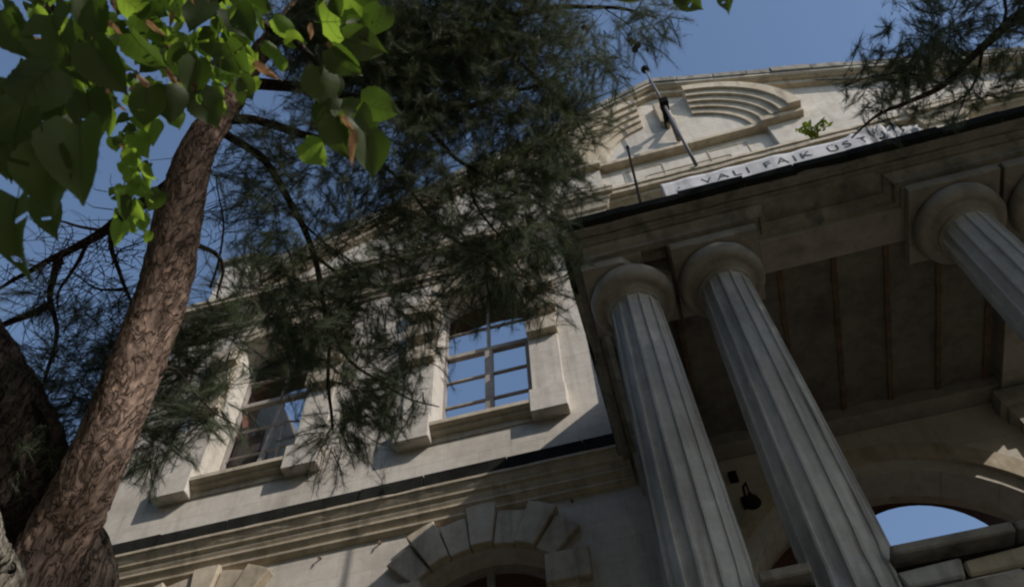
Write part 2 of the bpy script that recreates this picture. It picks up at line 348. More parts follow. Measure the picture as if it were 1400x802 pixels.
# windows -------------------------------------------------------------
def voussoirs(c, zc, r_in, r_out, half, n, y0, y1, alt=0.1, m='trim', name='voussoir'):
    for k in range(n):
        a0 = -half + 2 * half * k / n + 0.006; a1 = -half + 2 * half * (k + 1) / n - 0.006
        ro = r_out + (alt if k % 2 == (n // 2) % 2 else 0); yo = y0 - (0.05 if k % 2 == (n // 2) % 2 else 0)
        pts = arc(c, zc, r_in, a0, a1, 2) + list(reversed(arc(c, zc, ro, a0, a1, 2)))
        ob(name, plate([pts], yo, y1), M[m], ROOT, bevel=0.012)
def window_top(c, broken=False):
    # surround: long and short blocks, strip and sill blocks
    for s in (-1, 1):
        def qx(a, b): return (c + s * a, c + s * b) if s > 0 else (c + s * b, c + s * a)
        for k, zb in enumerate((12.32, 11.67, 11.03)):
            x0, x1 = qx(0.765, 1.27 + random.uniform(-.02, .02)); ob('quoin', bx(x0, x1, WY - 0.17, WY + 0.01, zb, zb + 0.33), M['trim'], ROOT, bevel=0.012)
            x0, x1 = qx(0.765, 1.00 + random.uniform(-.02, .02)); ob('quoin', bx(x0, x1, WY - 0.035, WY + 0.01, zb + 0.335, zb + 0.645), M['trim'], ROOT, bevel=0.012)
        x0, x1 = qx(0.765, 1.24); ob('surround_strip', bx(x0, x1, WY - 0.035, WY + 0.01, 9.60, 11.025), M['wall'], ROOT, bevel=0.008)
        x0, x1 = qx(0.74, 1.28); ob('sill_block', bx(x0, x1, WY - 0.20, WY + 0.01, 9.13, 9.61), M['wall'], ROOT, bevel=0.012)
    # sill and its moulded underside
    ob('sill', sweep([(c + 0.74, WY), (c - 0.74, WY)], [(0, 9.14), (0.02, 9.14), (0.025, 9.24), (0.10, 9.27), (0.105, 9.32), (0.19, 9.345), (0.19, 9.415), (-0.40, 9.45), (-0.4, 9.2)]), M['trim'], ROOT)
    # head: voussoirs over the segmental arch
    h, rise = 0.76, 0.33; r = (h * h + rise * rise) / (2 * rise); zc = 13.08 - r
    voussoirs(c, zc, r + 0.004, r + 0.30, 1.02, 7, WY - 0.07, WY + 0.01, 0.05, 'trim')
    # timber frame
    fy = WY + 0.46
    fr = ob('window', plate([seg_open(c - 0.755, c + 0.755, 9.46, 12.86, 13.19), seg_open(c - 0.725, c + 0.70, 9.52, 12.80, 13.07)], fy - 0.04, fy + 0.05), M['wood'], ROOT)
    def bar(name, a, m='wood'):
        return ob(name, bx(*a), M[m], fr, bevel=0.006)
    bar('transom', (c - 0.72, c + 0.69, fy - 0.055, fy + 0.045, 11.60, 11.70))
    bar('upper_mullion', (c - 0.025, c + 0.025, fy - 0.045, fy + 0.035, 11.70, 13.1))
    for zz in ((12.30,) if not broken else (12.30,)):
        for s in (-1, 1):
            bar('glazing_bar', (c + (-.72 if s < 0 else .027), c + (-.027 if s < 0 else .68), fy - 0.03, fy + 0.025, zz - 0.018, zz + 0.018))
    if not broken:
        bar('mullion', (c - 0.065, c + 0.065, fy - 0.06, fy + 0.05, 9.52, 11.60))
        for zz in (10.40, 11.01):
            for s in (-1, 1):
                bar('glazing_bar', (c + (-.72 if s < 0 else .067), c + (-.067 if s < 0 else .68), fy - 0.03, fy + 0.025, zz - 0.022, zz + 0.022))
        bar('casement_stile', (c + 0.62, c + 0.679, fy - 0.028, fy + 0.03, 9.52, 11.60))
    else:
        for zz, tilt in ((10.40, .03), (11.01, .02)):
            g = bmesh.new(); tube(g, [(c - 0.68, fy, zz), (c + 0.18, fy + tilt, zz + .02)], [0.028, 0.028], 4); ob('glazing_bar', g, M['wood'], fr)
            g = bmesh.new(); tube(g, [(c + 0.12, fy, zz + 0.05), (c + 0.66, fy + 0.1, zz + .0)], [0.02, 0.02], 4); ob('glazing_bar', g, M['wood'], fr)
        g = bmesh.new(); tube(g, [(c - 0.16, fy, 9.5), (c + 0.0, fy + 0.05, 11.6)], [0.05, 0.045], 4); ob('mullion', g, M['wood'], fr)
        g = bmesh.new(); tube(g, [(c + 0.20, fy, 9.5), (c + 0.13, fy + 0.05, 11.1)], [0.04, 0.035], 4); ob('loose_stile', g, M['wood'], fr)
        for k in range(4):  # dark panels added where the lower panes are only in shade
            ob('shade_panel', bx(c - .71 + k * .16, c - .56 + k * .16, fy + .09 + .01 * (k % 2), fy + .12 + .01 * (k % 2), 9.5, 10.9 + (.35, .1, .22, -.3)[k], jit=.01), M['shade_infill'], fr)
        fr['label'] = 'broken window frame with crooked mullion'
for i, c in enumerate(WC): window_top(c, broken=(i == 0))
for c in WC:      # lower windows: stepped voussoirs and quoins
    voussoirs(c, 5.89, 1.185, 1.70, 0.80 if c != WC[0] else 0.56, 7 if c != WC[0] else 5, WY - 0.09, WY + 0.01, 0.11 if c != WC[0] else 0.06, 'trim')
    for s in (-1, 1):
        for k in range(7):
            w = 0.52 if k % 2 == 0 else 0.36
            x0, x1 = sorted((c + s * 0.755, c + s * (0.755 + w)))
            z1 = 6.78 - k * 0.42
            if k == 0: z1 = 6.74
            ob('quoin', bx(x0, x1, WY - (0.12 if k % 2 == 0 else 0.07), WY + 0.01, z1 - 0.41, z1), M['trim'], ROOT, bevel=0.012)
    f2 = ob('window', plate([seg_open(c - 0.75, c + 0.75, 1.5, 6.82, 7.09), seg_open(c - 0.67, c + 0.67, 1.6, 6.76, 7.0)], WY + 0.30, WY + 0.38), M['wood'], ROOT)
    ob('transom', bx(c - .67, c + .67, WY + .29, WY + .37, 5.6, 5.7), M['wood'], f2); ob('mullion', bx(c - .04, c + .04, WY + .28, WY + .36, 1.6, 7.0), M['wood'], f2)
# big arched door of the upper landing: archivolt
ob('archivolt', plate([arc(AX, 5.25, 2.12, -pi / 2, pi / 2, 28) + list(reversed(arc(AX, 5.25, 1.9, -pi / 2, pi / 2, 28)))], WY - 0.06, WY + 0.01), M['trim'], ROOT)
ob('impost', bx(AX - 2.3, AX - 1.74, WY - 0.1, WY + 0.02, 5.08, 5.22), M['trim'], ROOT); ob('impost', bx(AX + 1.74, AX + 2.3, WY - 0.1, WY + 0.02, 5.08, 5.22), M['trim'], ROOT)

# gable ---------------------------------------------------------------
GY = 7.90; PX, PZ, SL = 1.93, 19.42, 0.5
gl = -6.6; gr = 10.6
gout = [(gl, 14.0), (gr, 14.0), (gr, PZ - (gr - PX) * SL - .1), (PX, PZ - 0.1), (gl, PZ - (PX - gl) * SL - .1)]
rec = [(0.30, 14.2), (0.30, 16.12), (3.72, 16.12), (3.72, 14.2)]
ob('gable', plate([gout, rec], GY, GY + 0.5), M['wall'], ROOT)
ob('gable_recess', bx(0.29, 3.73, GY + 0.13, GY + 0.30, 14.1, 16.13), M['wall'], ROOT)
# carved line panels in the recess
for (a, b, t0, t1) in ((0.75, 1.55, 14.9, 15.9), (2.45, 3.25, 14.9, 15.9), (1.15, 2.85, 14.7, 15.55)):
    fr = [(a, t0), (b, t0), (b, t1), (a, t1)]; i = 0.025
    ob('carved_panel', plate([fr, [(a + i, t0 + i), (a + i, t1 - i), (b - i, t1 - i), (b - i, t0 + i)]], GY + 0.115, GY + 0.135), M['trim'], ROOT)
# rake: two courses of moulding and single coping stones
def rake(s):
    xe = gr + 0.15 if s > 0 else gl - 0.15
    L = abs(xe - PX)
    def band(y0, y1, d0, d1, m, name):
        pts = [(PX, PZ - d0), (xe, PZ - d0 - L * SL), (xe, PZ - d1 - L * SL), (PX, PZ - d1)]
        bm = plate([pts if s > 0 else pts[::-1]], y0, y1); return ob(name, bm, M[m], ROOT)
    band(7.63, GY + 0.5, 0.24, 0.31, 'wall', 'rake_moulding')
    band(7.70, GY + 0.5, 0.31, 0.36, 'trim', 'rake_moulding')
    band(7.78, GY + 0.1, 0.36, 0.52, 'trim', 'rake_moulding')
    x = 0.0
    while x < L:
        w = random.uniform(0.42, 0.8); a, b = x + 0.008, min(x + w - 0.008, L); j = random.uniform(-.018, .018)
        pts = [(PX + s * a, PZ + j - a * SL), (PX + s * b, PZ + j - b * SL), (PX + s * b, PZ - 0.235 - b * SL), (PX + s * a, PZ - 0.235 - a * SL)]
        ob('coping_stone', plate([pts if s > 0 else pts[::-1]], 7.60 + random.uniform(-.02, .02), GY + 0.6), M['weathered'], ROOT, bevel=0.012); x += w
rake(-1); rake(1)
# broken blind arch: five stepped mouldings left and right of the flagpole block
g0 = 1.94 * 7.85 / 7.7
for s in (-1, 1):
    for (ri, ro, d) in ((2.24, 2.48, 0.30), (2.06, 2.24, 0.235), (1.88, 2.06, 0.17), (1.70, 1.88, 0.11), (1.50, 1.70, 0.055)):
        zc = 15.76 * 7.85 / 7.7; a0 = math.asin(0.54 / ro) ; a0i = math.asin(0.54 / ri); a1 = math.acos(0.16 / ro) ; a1i = math.acos(0.16 / ri)
        o_ = [(g0 + s * (x - 0), z) for x, z in arc(0, zc, ro, a0, a1, 16)]; i_ = [(g0 + s * x, z) for x, z in arc(0, zc, ri, a0i, a1i, 16)]
        ob('arch_moulding', plate([o_ + i_[::-1]], GY - d, GY + 0.01), M['trim'], ROOT)
ob('impost_ledge', bx(0.31, 3.66, GY - 0.05, GY + 0.3, 16.11, 16.24), M['trim'], ROOT, bevel=0.01)
for x0, x1 in ((3.62, 4.46), (-0.55, 0.34)):
    ob('impost_ledge', bx(x0, x1, GY - 0.15, GY + 0.01, 16.08, 16.26), M['trim'], ROOT, bevel=0.01)
# left parapet with its pedestal
pd = ob('parapet_pedestal', bx(-8.02, -7.32, WY - 0.02, WY + 0.7, 14.3, 16.25), M['wall'], ROOT)
ob('pedestal_coping', bx(-8.12, -7.24, WY - 0.12, WY + 0.8, 16.25, 16.38), M['weathered'], pd, bevel=.01)
pw = ob('parapet_wall', bx(-7.32, -5.4, WY + 0.03, WY + 0.5, 14.3, 16.0), M['wall'], ROOT)
x = -7.3
while x < -5.5:
    w = random.uniform(.4, .6); ob('coping_stone', bx(x, x + w - .01, WY - .06, WY + .55, 16.0, 16.13, jit=.008), M['weathered'], pw); x += w

# ------------------------------------------------------------------ portico
CX = [0.17, 1.085, 3.45, 4.37]; CY = 5.19
# podium
ob('podium', bx(-0.35, 4.9, 4.62, 7.99, -1.6, 2.9), M['trim'], ROOT)
ob('landing_slab', bx(-0.5, 5.05, 4.48, 7.985, 2.9, 3.06), M['weathered'], ROOT, bevel=0.02)
def column():
    bm = bmesh.new(); nf = 14; per = []
    for k in range(nf):
        for fr, dp in ((0.0, 0.0), (0.14, 0.0), (0.165, 0.7), (0.32, 0.95), (0.565, 1.0), (0.81, 0.95), (0.975, 0.7)):
            per.append(((k + fr) * 2 * pi / nf, dp))
    zs = [3.28 + i * (7.20 - 3.28) / 40 for i in range(41)]; rings = []
    for i, z in enumerate(zs):
        t = (z - 3.28) / 3.92; r = 0.315 - 0.055 * t ** 1.4
        rr = []
        for a, dp in per:
            d = 0.027 * dp
            if i in (0, 40): d *= 0.2
            q = noise.noise(Vector((math.cos(a) * 2, math.sin(a) * 2, z * 2.3))) * 0.004
            if z < 3.9: q -= max(0, noise.noise(Vector((math.cos(a) * 3 + 5, math.sin(a) * 3, z * 5)))) * 0.03
            rr.append(bm.verts.new(((r - d + q) * math.cos(a), (r - d + q) * math.sin(a), z)))
        rings.append(rr)
    n = len(per)
    for a, b in zip(rings, rings[1:]):
        for j in range(n): bm.faces.new((a[j], a[(j + 1) % n], b[(j + 1) % n], b[j]))
    bm.faces.new(rings[0]); bm.faces.new(rings[-1])
    return mesh_of('column', bm, M['column'])
colm = column()
bm = bmesh.new(); lathe(bm, [(0.42, 3.06), (0.43, 3.10), (0.42, 3.16), (0.37, 3.18), (0.35, 3.21), (0.37, 3.26), (0.33, 3.29), (0.25, 3.29)], 48); basem = mesh_of('column_base', bm, M['column'], True)
bm = bmesh.new(); lathe(bm, [(0.24, 7.17), (0.275, 7.18), (0.285, 7.20), (0.275, 7.22), (0.285, 7.235), (0.30, 7.24), (0.31, 7.28), (0.33, 7.29), (0.35, 7.275), (0.385, 7.275), (0.415, 7.30), (0.432, 7.345), (0.435, 7.40), (0.42, 7.46), (0.38, 7.50), (0.2, 7.505)], 64)
for v in bm.verts: v.co += Vector(noise.noise_vector(v.co * 7)) * 0.006 + Vector(noise.noise_vector(v.co * 2.5 + Vector((9, 0, 0)))) * 0.006
echm = mesh_of('echinus', bm, M['capital'], True)
for k, x in enumerate(CX):
    c = link('column', colm, ROOT, (x, CY, 0))
    link('column_base', basem, c, (x, CY, 0)); link('echinus', echm, c, (x, CY, 0))
    if k == 0:   # front right corner broken away
        bm = bmesh.new(); top = [(-.44, -.44), (-0.02, -.44), (0.14, -0.27), (0.30, -0.20), (.44, -.12), (.44, .44), (-.44, .44)]
        lo = [bm.verts.new((a, b, 7.506)) for a, b in top]; hi = [bm.verts.new((a, b, 7.62)) for a, b in top]; n = len(top)
        bm.faces.new(lo[::-1]); bm.faces.new(hi)
        for j in range(n): bm.faces.new((lo[j], lo[(j + 1) % n], hi[(j + 1) % n], hi[j]))
        a = ob('abacus', bm, M['capital'], c, (x, CY, 0), bevel=.008); a['label'] = 'square capital block with its front corner broken off'
    else:
        ob('abacus', bx(-.44, .44, -.44, .44, 7.506, 7.62), M['capital'], c, (x, CY, 0), bevel=.008)
# architrave beams
XL, XR, YF = -0.10, 4.64, 4.78
def chip(bm, amp=0.012):
    bmesh.ops.subdivide_edges(bm, edges=[e for e in bm.edges if e.calc_length() > 2], cuts=30)
    for v in bm.verts: v.co += Vector(noise.noise_vector(v.co * 4)) * amp
    return bm
for a, b, yf in ((XL, 0.36, YF), (0.361, 0.629, YF + 0.32), (0.63, 1.55, YF), (1.551, 2.989, YF + 0.22), (2.99, XR, YF)):
    ob('architrave', bx(a, b, yf, 5.40, 7.625, 7.97), M['capital'], ROOT, bevel=.006)
ob('architrave', bx(XL, 0.46, 5.401, 7.99, 7.63, 7.97), M['capital'], ROOT)
ob('architrave', bx(4.08, XR, 5.401, 7.99, 7.63, 7.97), M['capital'], ROOT)
ob('architrave', bx(0.461, 4.079, 7.72, 7.99, 7.66, 7.97), M['capital'], ROOT)
prof = [(0, 7.675), (0.03, 7.68), (0.04, 7.69), (0.055, 7.67), (0.06, 7.72), (0.045, 7.725), (0.10, 7.78), (0.115, 7.80), (0.105, 7.81), (0.10, 7.835), (0.13, 7.84), (0.135, 7.865), (0.12, 7.875), (0.165, 7.89), (0.168, 7.915), (0.19, 7.918), (0.192, 7.885), (0.225, 7.885), (0.228, 7.90), (0.27, 7.90), (0.275, 7.93), (0.262, 7.94), (0.30, 7.95), (0.32, 7.955), (0.32, 7.985), (-0.02, 8.02), (-0.02, 7.675)]
low = [q for q in prof if q[1] < 7.82]; low = low[:10] + [(-0.02, 7.81), (-0.02, 7.675)]
lowc = chip(sweep([(XR, 7.985), (XR, YF), (2.99, YF), (2.99, YF + 0.22), (1.55, YF + 0.22), (1.55, YF), (XL, YF), (XL, 7.985)], low), 0.006)
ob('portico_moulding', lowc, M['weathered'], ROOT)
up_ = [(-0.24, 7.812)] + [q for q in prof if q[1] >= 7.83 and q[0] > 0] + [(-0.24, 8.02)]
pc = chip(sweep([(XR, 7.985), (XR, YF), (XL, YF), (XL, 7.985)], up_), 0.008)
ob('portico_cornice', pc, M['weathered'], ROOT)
x = -0.44
while x < 4.95:      # blackened top slabs of the portico cornice
    w = random.uniform(0.5, 0.9); e = min(x + w, 4.98)
    ob('capping_slab', bx(x, e - .004, 4.438 + random.uniform(-.008, .008), 5.3, 7.935, 8.055, jit=.009), M['black_stone'], ROOT); x += w
y = 5.3
while y < 7.9:
    w = random.uniform(.5, .8); e = min(y + w, 7.95); ob('capping_slab', bx(-0.43, 0.1, y, e - .004, 7.955, 8.052, jit=.006), M['black_stone'], ROOT); y += w
ob('portico_roof', bx(XL, XR, 4.50, 7.99, 7.99, 8.045), M['weathered'], ROOT)
# ceiling: vaultlets between rusted joists
jx = [0.62, 1.19, 1.76, 2.33, 2.88, 3.43, 3.97]
for a, b in zip([0.46] + jx, jx + [4.08]):
    bm = bmesh.new(); n = 6; w = b - a
    q = [(a + w * i / n, 7.80 + 0.045 * math.sin(pi * i / n)) for i in range(n + 1)]
    fr = [bm.verts.new((px, 5.40, pz)) for px, pz in q]; bk = [bm.verts.new((px, 7.72, pz)) for px, pz in q]
    for i in range(n): bm.faces.new((fr[i], bk[i], bk[i + 1], fr[i + 1]))
    r = bmesh.ops.extrude_face_region(bm, geom=bm.faces[:]);
    for v in [g for g in r['geom'] if isinstance(g, bmesh.types.BMVert)]: v.co.z = 7.965
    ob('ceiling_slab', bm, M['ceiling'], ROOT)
for x in jx:
    bm = bmesh.new(); box(bm, x - 0.028, x + 0.028, 5.401, 7.719, 7.778, 7.83)
    bmesh.ops.subdivide_edges(bm, edges=[e for e in bm.edges if e.calc_length() > 1], cuts=24)
    for v in bm.verts: v.co += Vector(noise.noise_vector(v.co * 14)) * 0.012
    ob('ceiling_joist', bm, M['rust'], ROOT)
# antae on the wall
for x0, ya in ((-0.10, 7.62), (4.10, 7.88)):
    ob('anta', bx(x0, x0 + 0.5, ya, 7.995, 3.06, 7.10), M['capital'], ROOT, bevel=.01)
    ob('anta_capital', sweep([(x0 + .5, 8), (x0 + .5, ya), (x0, ya), (x0, 8)], [(0, 7.10), (.03, 7.12), (.03, 7.2), (.09, 7.28), (.09, 7.36), (.14, 7.40), (.14, 7.6), (-0.02, 7.62), (-0.1, 7.4), (-0.02, 7.1)]), M['capital'], ROOT)
# balustrade walls between the columns: coping slabs over rough blocks
def dwarf(x0, x1, seed):
    random.seed(seed)
    w = ob('dwarf_wall', bx(x0, x1, 5.02, 5.36, 3.06, 3.595), M['black_stone'], ROOT)
    x = x0
    k = 0
    while x < x1 - .05:
        d = random.uniform(.55, .8) if x1 - x0 > 1 else x1 - x0
        e = min(x + d, x1)
        ob('coping_stone', bx(x + .004, e - .006, 4.88 + random.uniform(-.01, .01), 5.44, 3.595, 3.67, jit=.01), M['weathered'], w, bevel=.012); x = e
    z = 3.06
    for row, h in enumerate((0.17, 0.18, 0.145)):
        x = x0 - (0.2 if row % 2 else 0)
        while x < x1 - .02:
            d = random.uniform(.3, .48); a = max(x, x0); e = min(x + d, x1)
            if e - a > .05:
                ob('stone', bx(a + .008, e - .010, 4.965 + random.uniform(-.015, .02), 5.1, z + .006, z + h - .010, jit=.016), M['column'] if random.random() < .6 else M['trim'], w, bevel=.014)
            x += d
        z += h
    random.seed(seed + 50)
dwarf(0.47, 0.80, 3); dwarf(1.30, 3.2, 4); dwarf(3.74, 4.08, 5)
# terrace parapet on the portico roof
ob('terrace_parapet', bx(-0.10, 4.64, 5.42, 5.62, 8.062, 9.58), M['trim'], ROOT)
ob('terrace_parapet', bx(-0.10, 0.10, 5.621, 7.77, 8.062, 9.58), M['trim'], ROOT)
ob('terrace_parapet', bx(4.44, 4.64, 5.621, 7.99, 8.062, 9.58), M['trim'], ROOT)

# ------------------------------------------------------------------ things on the building
# banner with its writing
bz0, bz1 = 9.70, 10.06
bm = bmesh.new(); nx, nz = 90, 8; grid = []
BX0, BX1 = 0.90, 4.10
def ban(u, v):
    x = BX0 + u * (BX1 - BX0); lo = 9.62 + 0.0 * u; hi = 10.07 - 0.03 * u
    crump = max(0, (u - 0.74) / 0.26)
    hi += 0.24 * math.sin(min(1, crump * 1.3) * pi) * (0.6 + .4 * noise.noise(Vector((u * 30, 0, 0)))) - 0.10 * crump ** 3
    z = lo + v * (hi - lo)
    y = 5.37 + 0.012 * math.sin(u * 40) * (1 - v * .5) + noise.noise(Vector((u * 12, v * 2, 1))) * 0.02 + crump * 0.13 * noise.noise(Vector((u * 45, v * 5, 3)))
    return Vector((x, y, z))
for i in range(nx + 1): grid.append([bm.verts.new(ban(i / nx, j / nz)) for j in range(nz + 1)])
for i in range(nx):
    for j in range(nz): bm.faces.new((grid[i][j], grid[i + 1][j], grid[i + 1][j + 1], grid[i][j + 1]))
r = bmesh.ops.extrude_face_region(bm, geom=bm.faces[:])
for v in [g for g in r['geom'] if isinstance(g, bmesh.types.BMVert)]: v.co.y += 0.006
banner = tag(ob('banner', bm, M['banner'], None, smooth=True), 'long white cloth banner lettered VALI FAIK above the portico cornice', 'banner')
def text_part(txt, x, z, size, sx=1.0):
    cu = bpy.data.curves.new('t', 'FONT'); cu.body = txt; cu.size = size; cu.extrude = 0.0006; cu.space_character = 1.0
    t = bpy.data.objects.new('t', cu); C.objects.link(t); dg = bpy.context.evaluated_depsgraph_get()
    me = bpy.data.meshes.new_from_object(t.evaluated_get(dg)); bpy.data.objects.remove(t); bpy.data.curves.remove(cu)
    for v in me.vertices:
        X = x + v.co.x * sx; Z = z + v.co.y; u = (X - BX0) / (BX1 - BX0)
        vv = (Z - 9.62) / 0.44
        y = ban(u, vv).y - 0.004 - (0.0012 if v.co.z > 0 else 0)
        v.co = Vector((X, y, Z))
    me.materials.clear(); me.materials.append(M['ink'])
    return link('lettering', me, banner)
xx = 1.40
for ch, w in zip("VALI FAIK ÜSTÜN", (.19, .20, .17, .10, .12, .165, .20, .095, .20, .13, .20, .185, .185, .2, .2)):
    if ch != ' ': text_part(ch, xx, 9.80, 0.215, 1.05)
    xx += w
bmr = bmesh.new(); tube(bmr, [(1.1, 5.352, 9.83), (1.1, 5.358, 9.83)], [0.012, 0.012], 8); ob('grommet', bmr, M['iron'], banner)
# flagpole
fp = link('flagpole', None, None, (1.98, 7.40, 14.36)); tag(fp, 'slender grey flagpole with dark ball finial standing before the gable', 'flagpole')
bm = bmesh.new(); tube(bm, [(1.985, 7.44, 14.34), (1.93, 7.36, 17.2)], [0.034, 0.032], 12); ob('lower_shaft', bm, M['pole'], fp, smooth=True)
bm = bmesh.new(); tube(bm, [(1.93, 7.36, 17.2), (1.885, 7.30, 19.2)], [0.027, 0.022], 12); ob('upper_shaft', bm, M['pole'], fp, smooth=True)
bm = bmesh.new(); lathe(bm, [(0.02, -.11), (.05, -.10), (.085, -.05), (.095, 0), (.085, .05), (.05, .09), (.01, .11)], 16); ob('finial', bm, M['iron'], fp, (1.885, 7.30, 19.25), True)
bm = bmesh.new(); box(bm, 1.87, 2.0, 7.22, 7.9, 17.16, 17.24); box(bm, 1.85, 2.02, 7.24, 7.48, 17.08, 17.30); ob('bracket', bm, M['iron'], fp, bevel=.01)
# stone block that carries the bracket
bm = bmesh.new(); pts = [(1.80, 17.3), (1.80, 18.3), (2.1, 18.3), (2.1, 17.3), (1.95, 17.1)]
ob('bracket_block', plate([pts], GY - 0.14, GY + .01), M['trim'], ROOT, bevel=.02)
bm = bmesh.new(); tube(bm, [(2.0, 7.84, 17.3), (2.0, 7.6, 16.9), (2.02, 7.83, 16.35)], [.05, .06, .07], 6); ob('strut', bm, M['rust'], fp)
# thin dark rod
bm = bmesh.new(); tube(bm, [(0.57, 5.35, 9.3), (0.665, 5.33, 11.28)], [0.021, 0.017], 10); tube(bm, [(0.665, 5.33, 11.28), (0.667, 5.33, 11.33)], [.026, .022], 10)
tag(ob('railing_post', bm, M['iron']), 'thin dark iron rod standing left of the white banner', 'rod')
# lantern on the porch wall
ln = link('wall_lantern', None, None, (0.93, 7.98, 6.65)); tag(ln, 'dark iron lamp on a bracket on the shaded porch wall between two columns', 'lamp')
bm = bmesh.new(); tube(bm, [(0.90, 8.0, 6.95), (0.90, 7.8, 7.02), (0.93, 7.7, 6.98), (0.93, 7.69, 6.83)], [.018, .016, .014, .012], 8); box(bm, .85, .95, 7.975, 8.0, 6.86, 7.04); ob('bracket', bm, M['iron'], ln)
bm = bmesh.new(); lathe(bm, [(.012, .16), (.025, .15), (.03, .12), (.075, .07), (.095, .0), (.09, -.012), (.04, -.015), (.036, -.06), (.01, -.075)], 20); ob('shade', bm, M['iron'], ln, (0.93, 7.69, 6.66), True)
bm = bmesh.new(); box(bm, 0.80, 0.90, 7.95, 7.998, 7.28, 7.44); tube(bm, [(0.85, 7.95, 7.36), (0.85, 7.88, 7.30)], [.03, .04], 8)
tag(ob('floodlight', bm, M['iron'], bevel=.006), 'small dark fitting on the porch wall above the iron lamp', 'light fitting')

# ================================================================== VEGETATION
def leaf_mesh(name, m, L=1.0, W=0.9, tip=0.18, serr=0.035, cup=0.12, heart=0.1, fold=0.05, holes=()):
    """heart-shaped linden leaf with a serrated edge, unit length, stalk at origin, along +Y"""
    bm = bmesh.new(); n = 18; mid = []; le = []; ri = []
    for i in range(n + 1):
        t = i / n
        w = W * 0.5 * (math.sin(pi * min(1, (t * 0.93 + 0.07)) ** 0.72) ** 0.8) * (1 - t ** 6)
        w += serr * (0.5 - (i % 2)) * (1 - t) * (1 if 0 < i < n else 0)
        w = max(w, 0.004)
        y = t * L; yb = y - heart * (1 - t) ** 4
        droop = -cup * t * t
        mid.append(bm.verts.new((0, y, droop)))
        ri.append([bm.verts.new((w * 0.5, (y + yb) / 2, droop + fold * w)), bm.verts.new((w, yb, droop + fold * 2.4 * w + 0.05 * math.sin(t * 9 + fold * 40)))])
        le.append([bm.verts.new((-w * 0.5, (y + yb) / 2, droop + fold * w)), bm.verts.new((-w, yb, droop + fold * 2.4 * w + 0.05 * math.cos(t * 8 + fold * 30)))])
    for i in range(n):
        for a, b, c, d in ((mid[i], mid[i + 1], ri[i + 1][0], ri[i][0]), (ri[i][0], ri[i + 1][0], ri[i + 1][1], ri[i][1]), (mid[i + 1], mid[i], le[i][0], le[i + 1][0]), (le[i + 1][0], le[i][0], le[i][1], le[i + 1][1])):
            if (i, a is mid[i]) not in holes: bm.faces.new((a, b, c, d))
    tube(bm, [(0, -0.16, 0.03), (0, -0.05, 0.015), (0, 0.3, 0.004), (0, 0.8, -cup * .64)], [0.007, 0.008, 0.006, 0.003], 4, cap=False)
    for i in (2, 5, 8, 11):
        for sgn in (-1, 1):
            t = i / n; w = W * 0.42 * math.sin(pi * min(1, (t * 0.93 + 0.2)) ** 0.72) ** 0.8
            tube(bm, [(0, t * L, -cup * t * t + .002), (sgn * w * .5, t * L + .1, -cup * (t + .1) ** 2 + .012), (sgn * w * .85, t * L + .2, -cup * (t + .2) ** 2 + .012)], [.004, .003, .0015], 3, cap=False)
    me = bpy.data.meshes.new(name); bm.to_mesh(me); bm.free(); me.materials.append(m)
    me.polygons.foreach_set('use_smooth', [True] * len(me.polygons)); return me

def needle_cloud(shoots, n_per=24, L=(0.07, 0.11), w=0.0024, spread=0.62):
    """shoots: list of (position, direction, scale). Returns a mesh of needles, one triangle each."""
    P0 = np.array([s[0] for s in shoots]); D = np.array([s[1] for s in shoots]); S = np.array([s[2] for s in shoots])
    n = len(shoots); P0 = np.repeat(P0, n_per, 0); D = np.repeat(D, n_per, 0); S = np.repeat(S, n_per)
    m = len(P0); along = RNG.uniform(-0.15, 0.0, m)[:, None]
    R = RNG.normal(size=(m, 3)); R -= (R * D).sum(1)[:, None] * D; R /= np.linalg.norm(R, axis=1)[:, None]
    sp = RNG.uniform(0.25, 1.0, m)[:, None] * spread
    nd = D * (1 - 0.3 * sp) + R * sp; nd[:, 2] -= 0.08; nd /= np.linalg.norm(nd, axis=1)[:, None]
    ln = (RNG.uniform(L[0], L[1], m) * S)[:, None]
    base = P0 + D * along; tip = base + nd * ln
    side = np.cross(nd, RNG.normal(size=(m, 3))); side /= np.linalg.norm(side, axis=1)[:, None]
    V = np.stack([base - side * w / 2, base + side * w / 2, tip], 1).reshape(-1, 3)
    me = bpy.data.meshes.new('needles'); me.vertices.add(3 * m); me.loops.add(3 * m); me.polygons.add(m)
    me.vertices.foreach_set('co', V.astype(np.float32).ravel()); me.loops.foreach_set('vertex_index', np.arange(3 * m, dtype=np.int32))
    me.polygons.foreach_set('loop_start', np.arange(0, 3 * m, 3, dtype=np.int32)); me.update(); me.validate(); return me

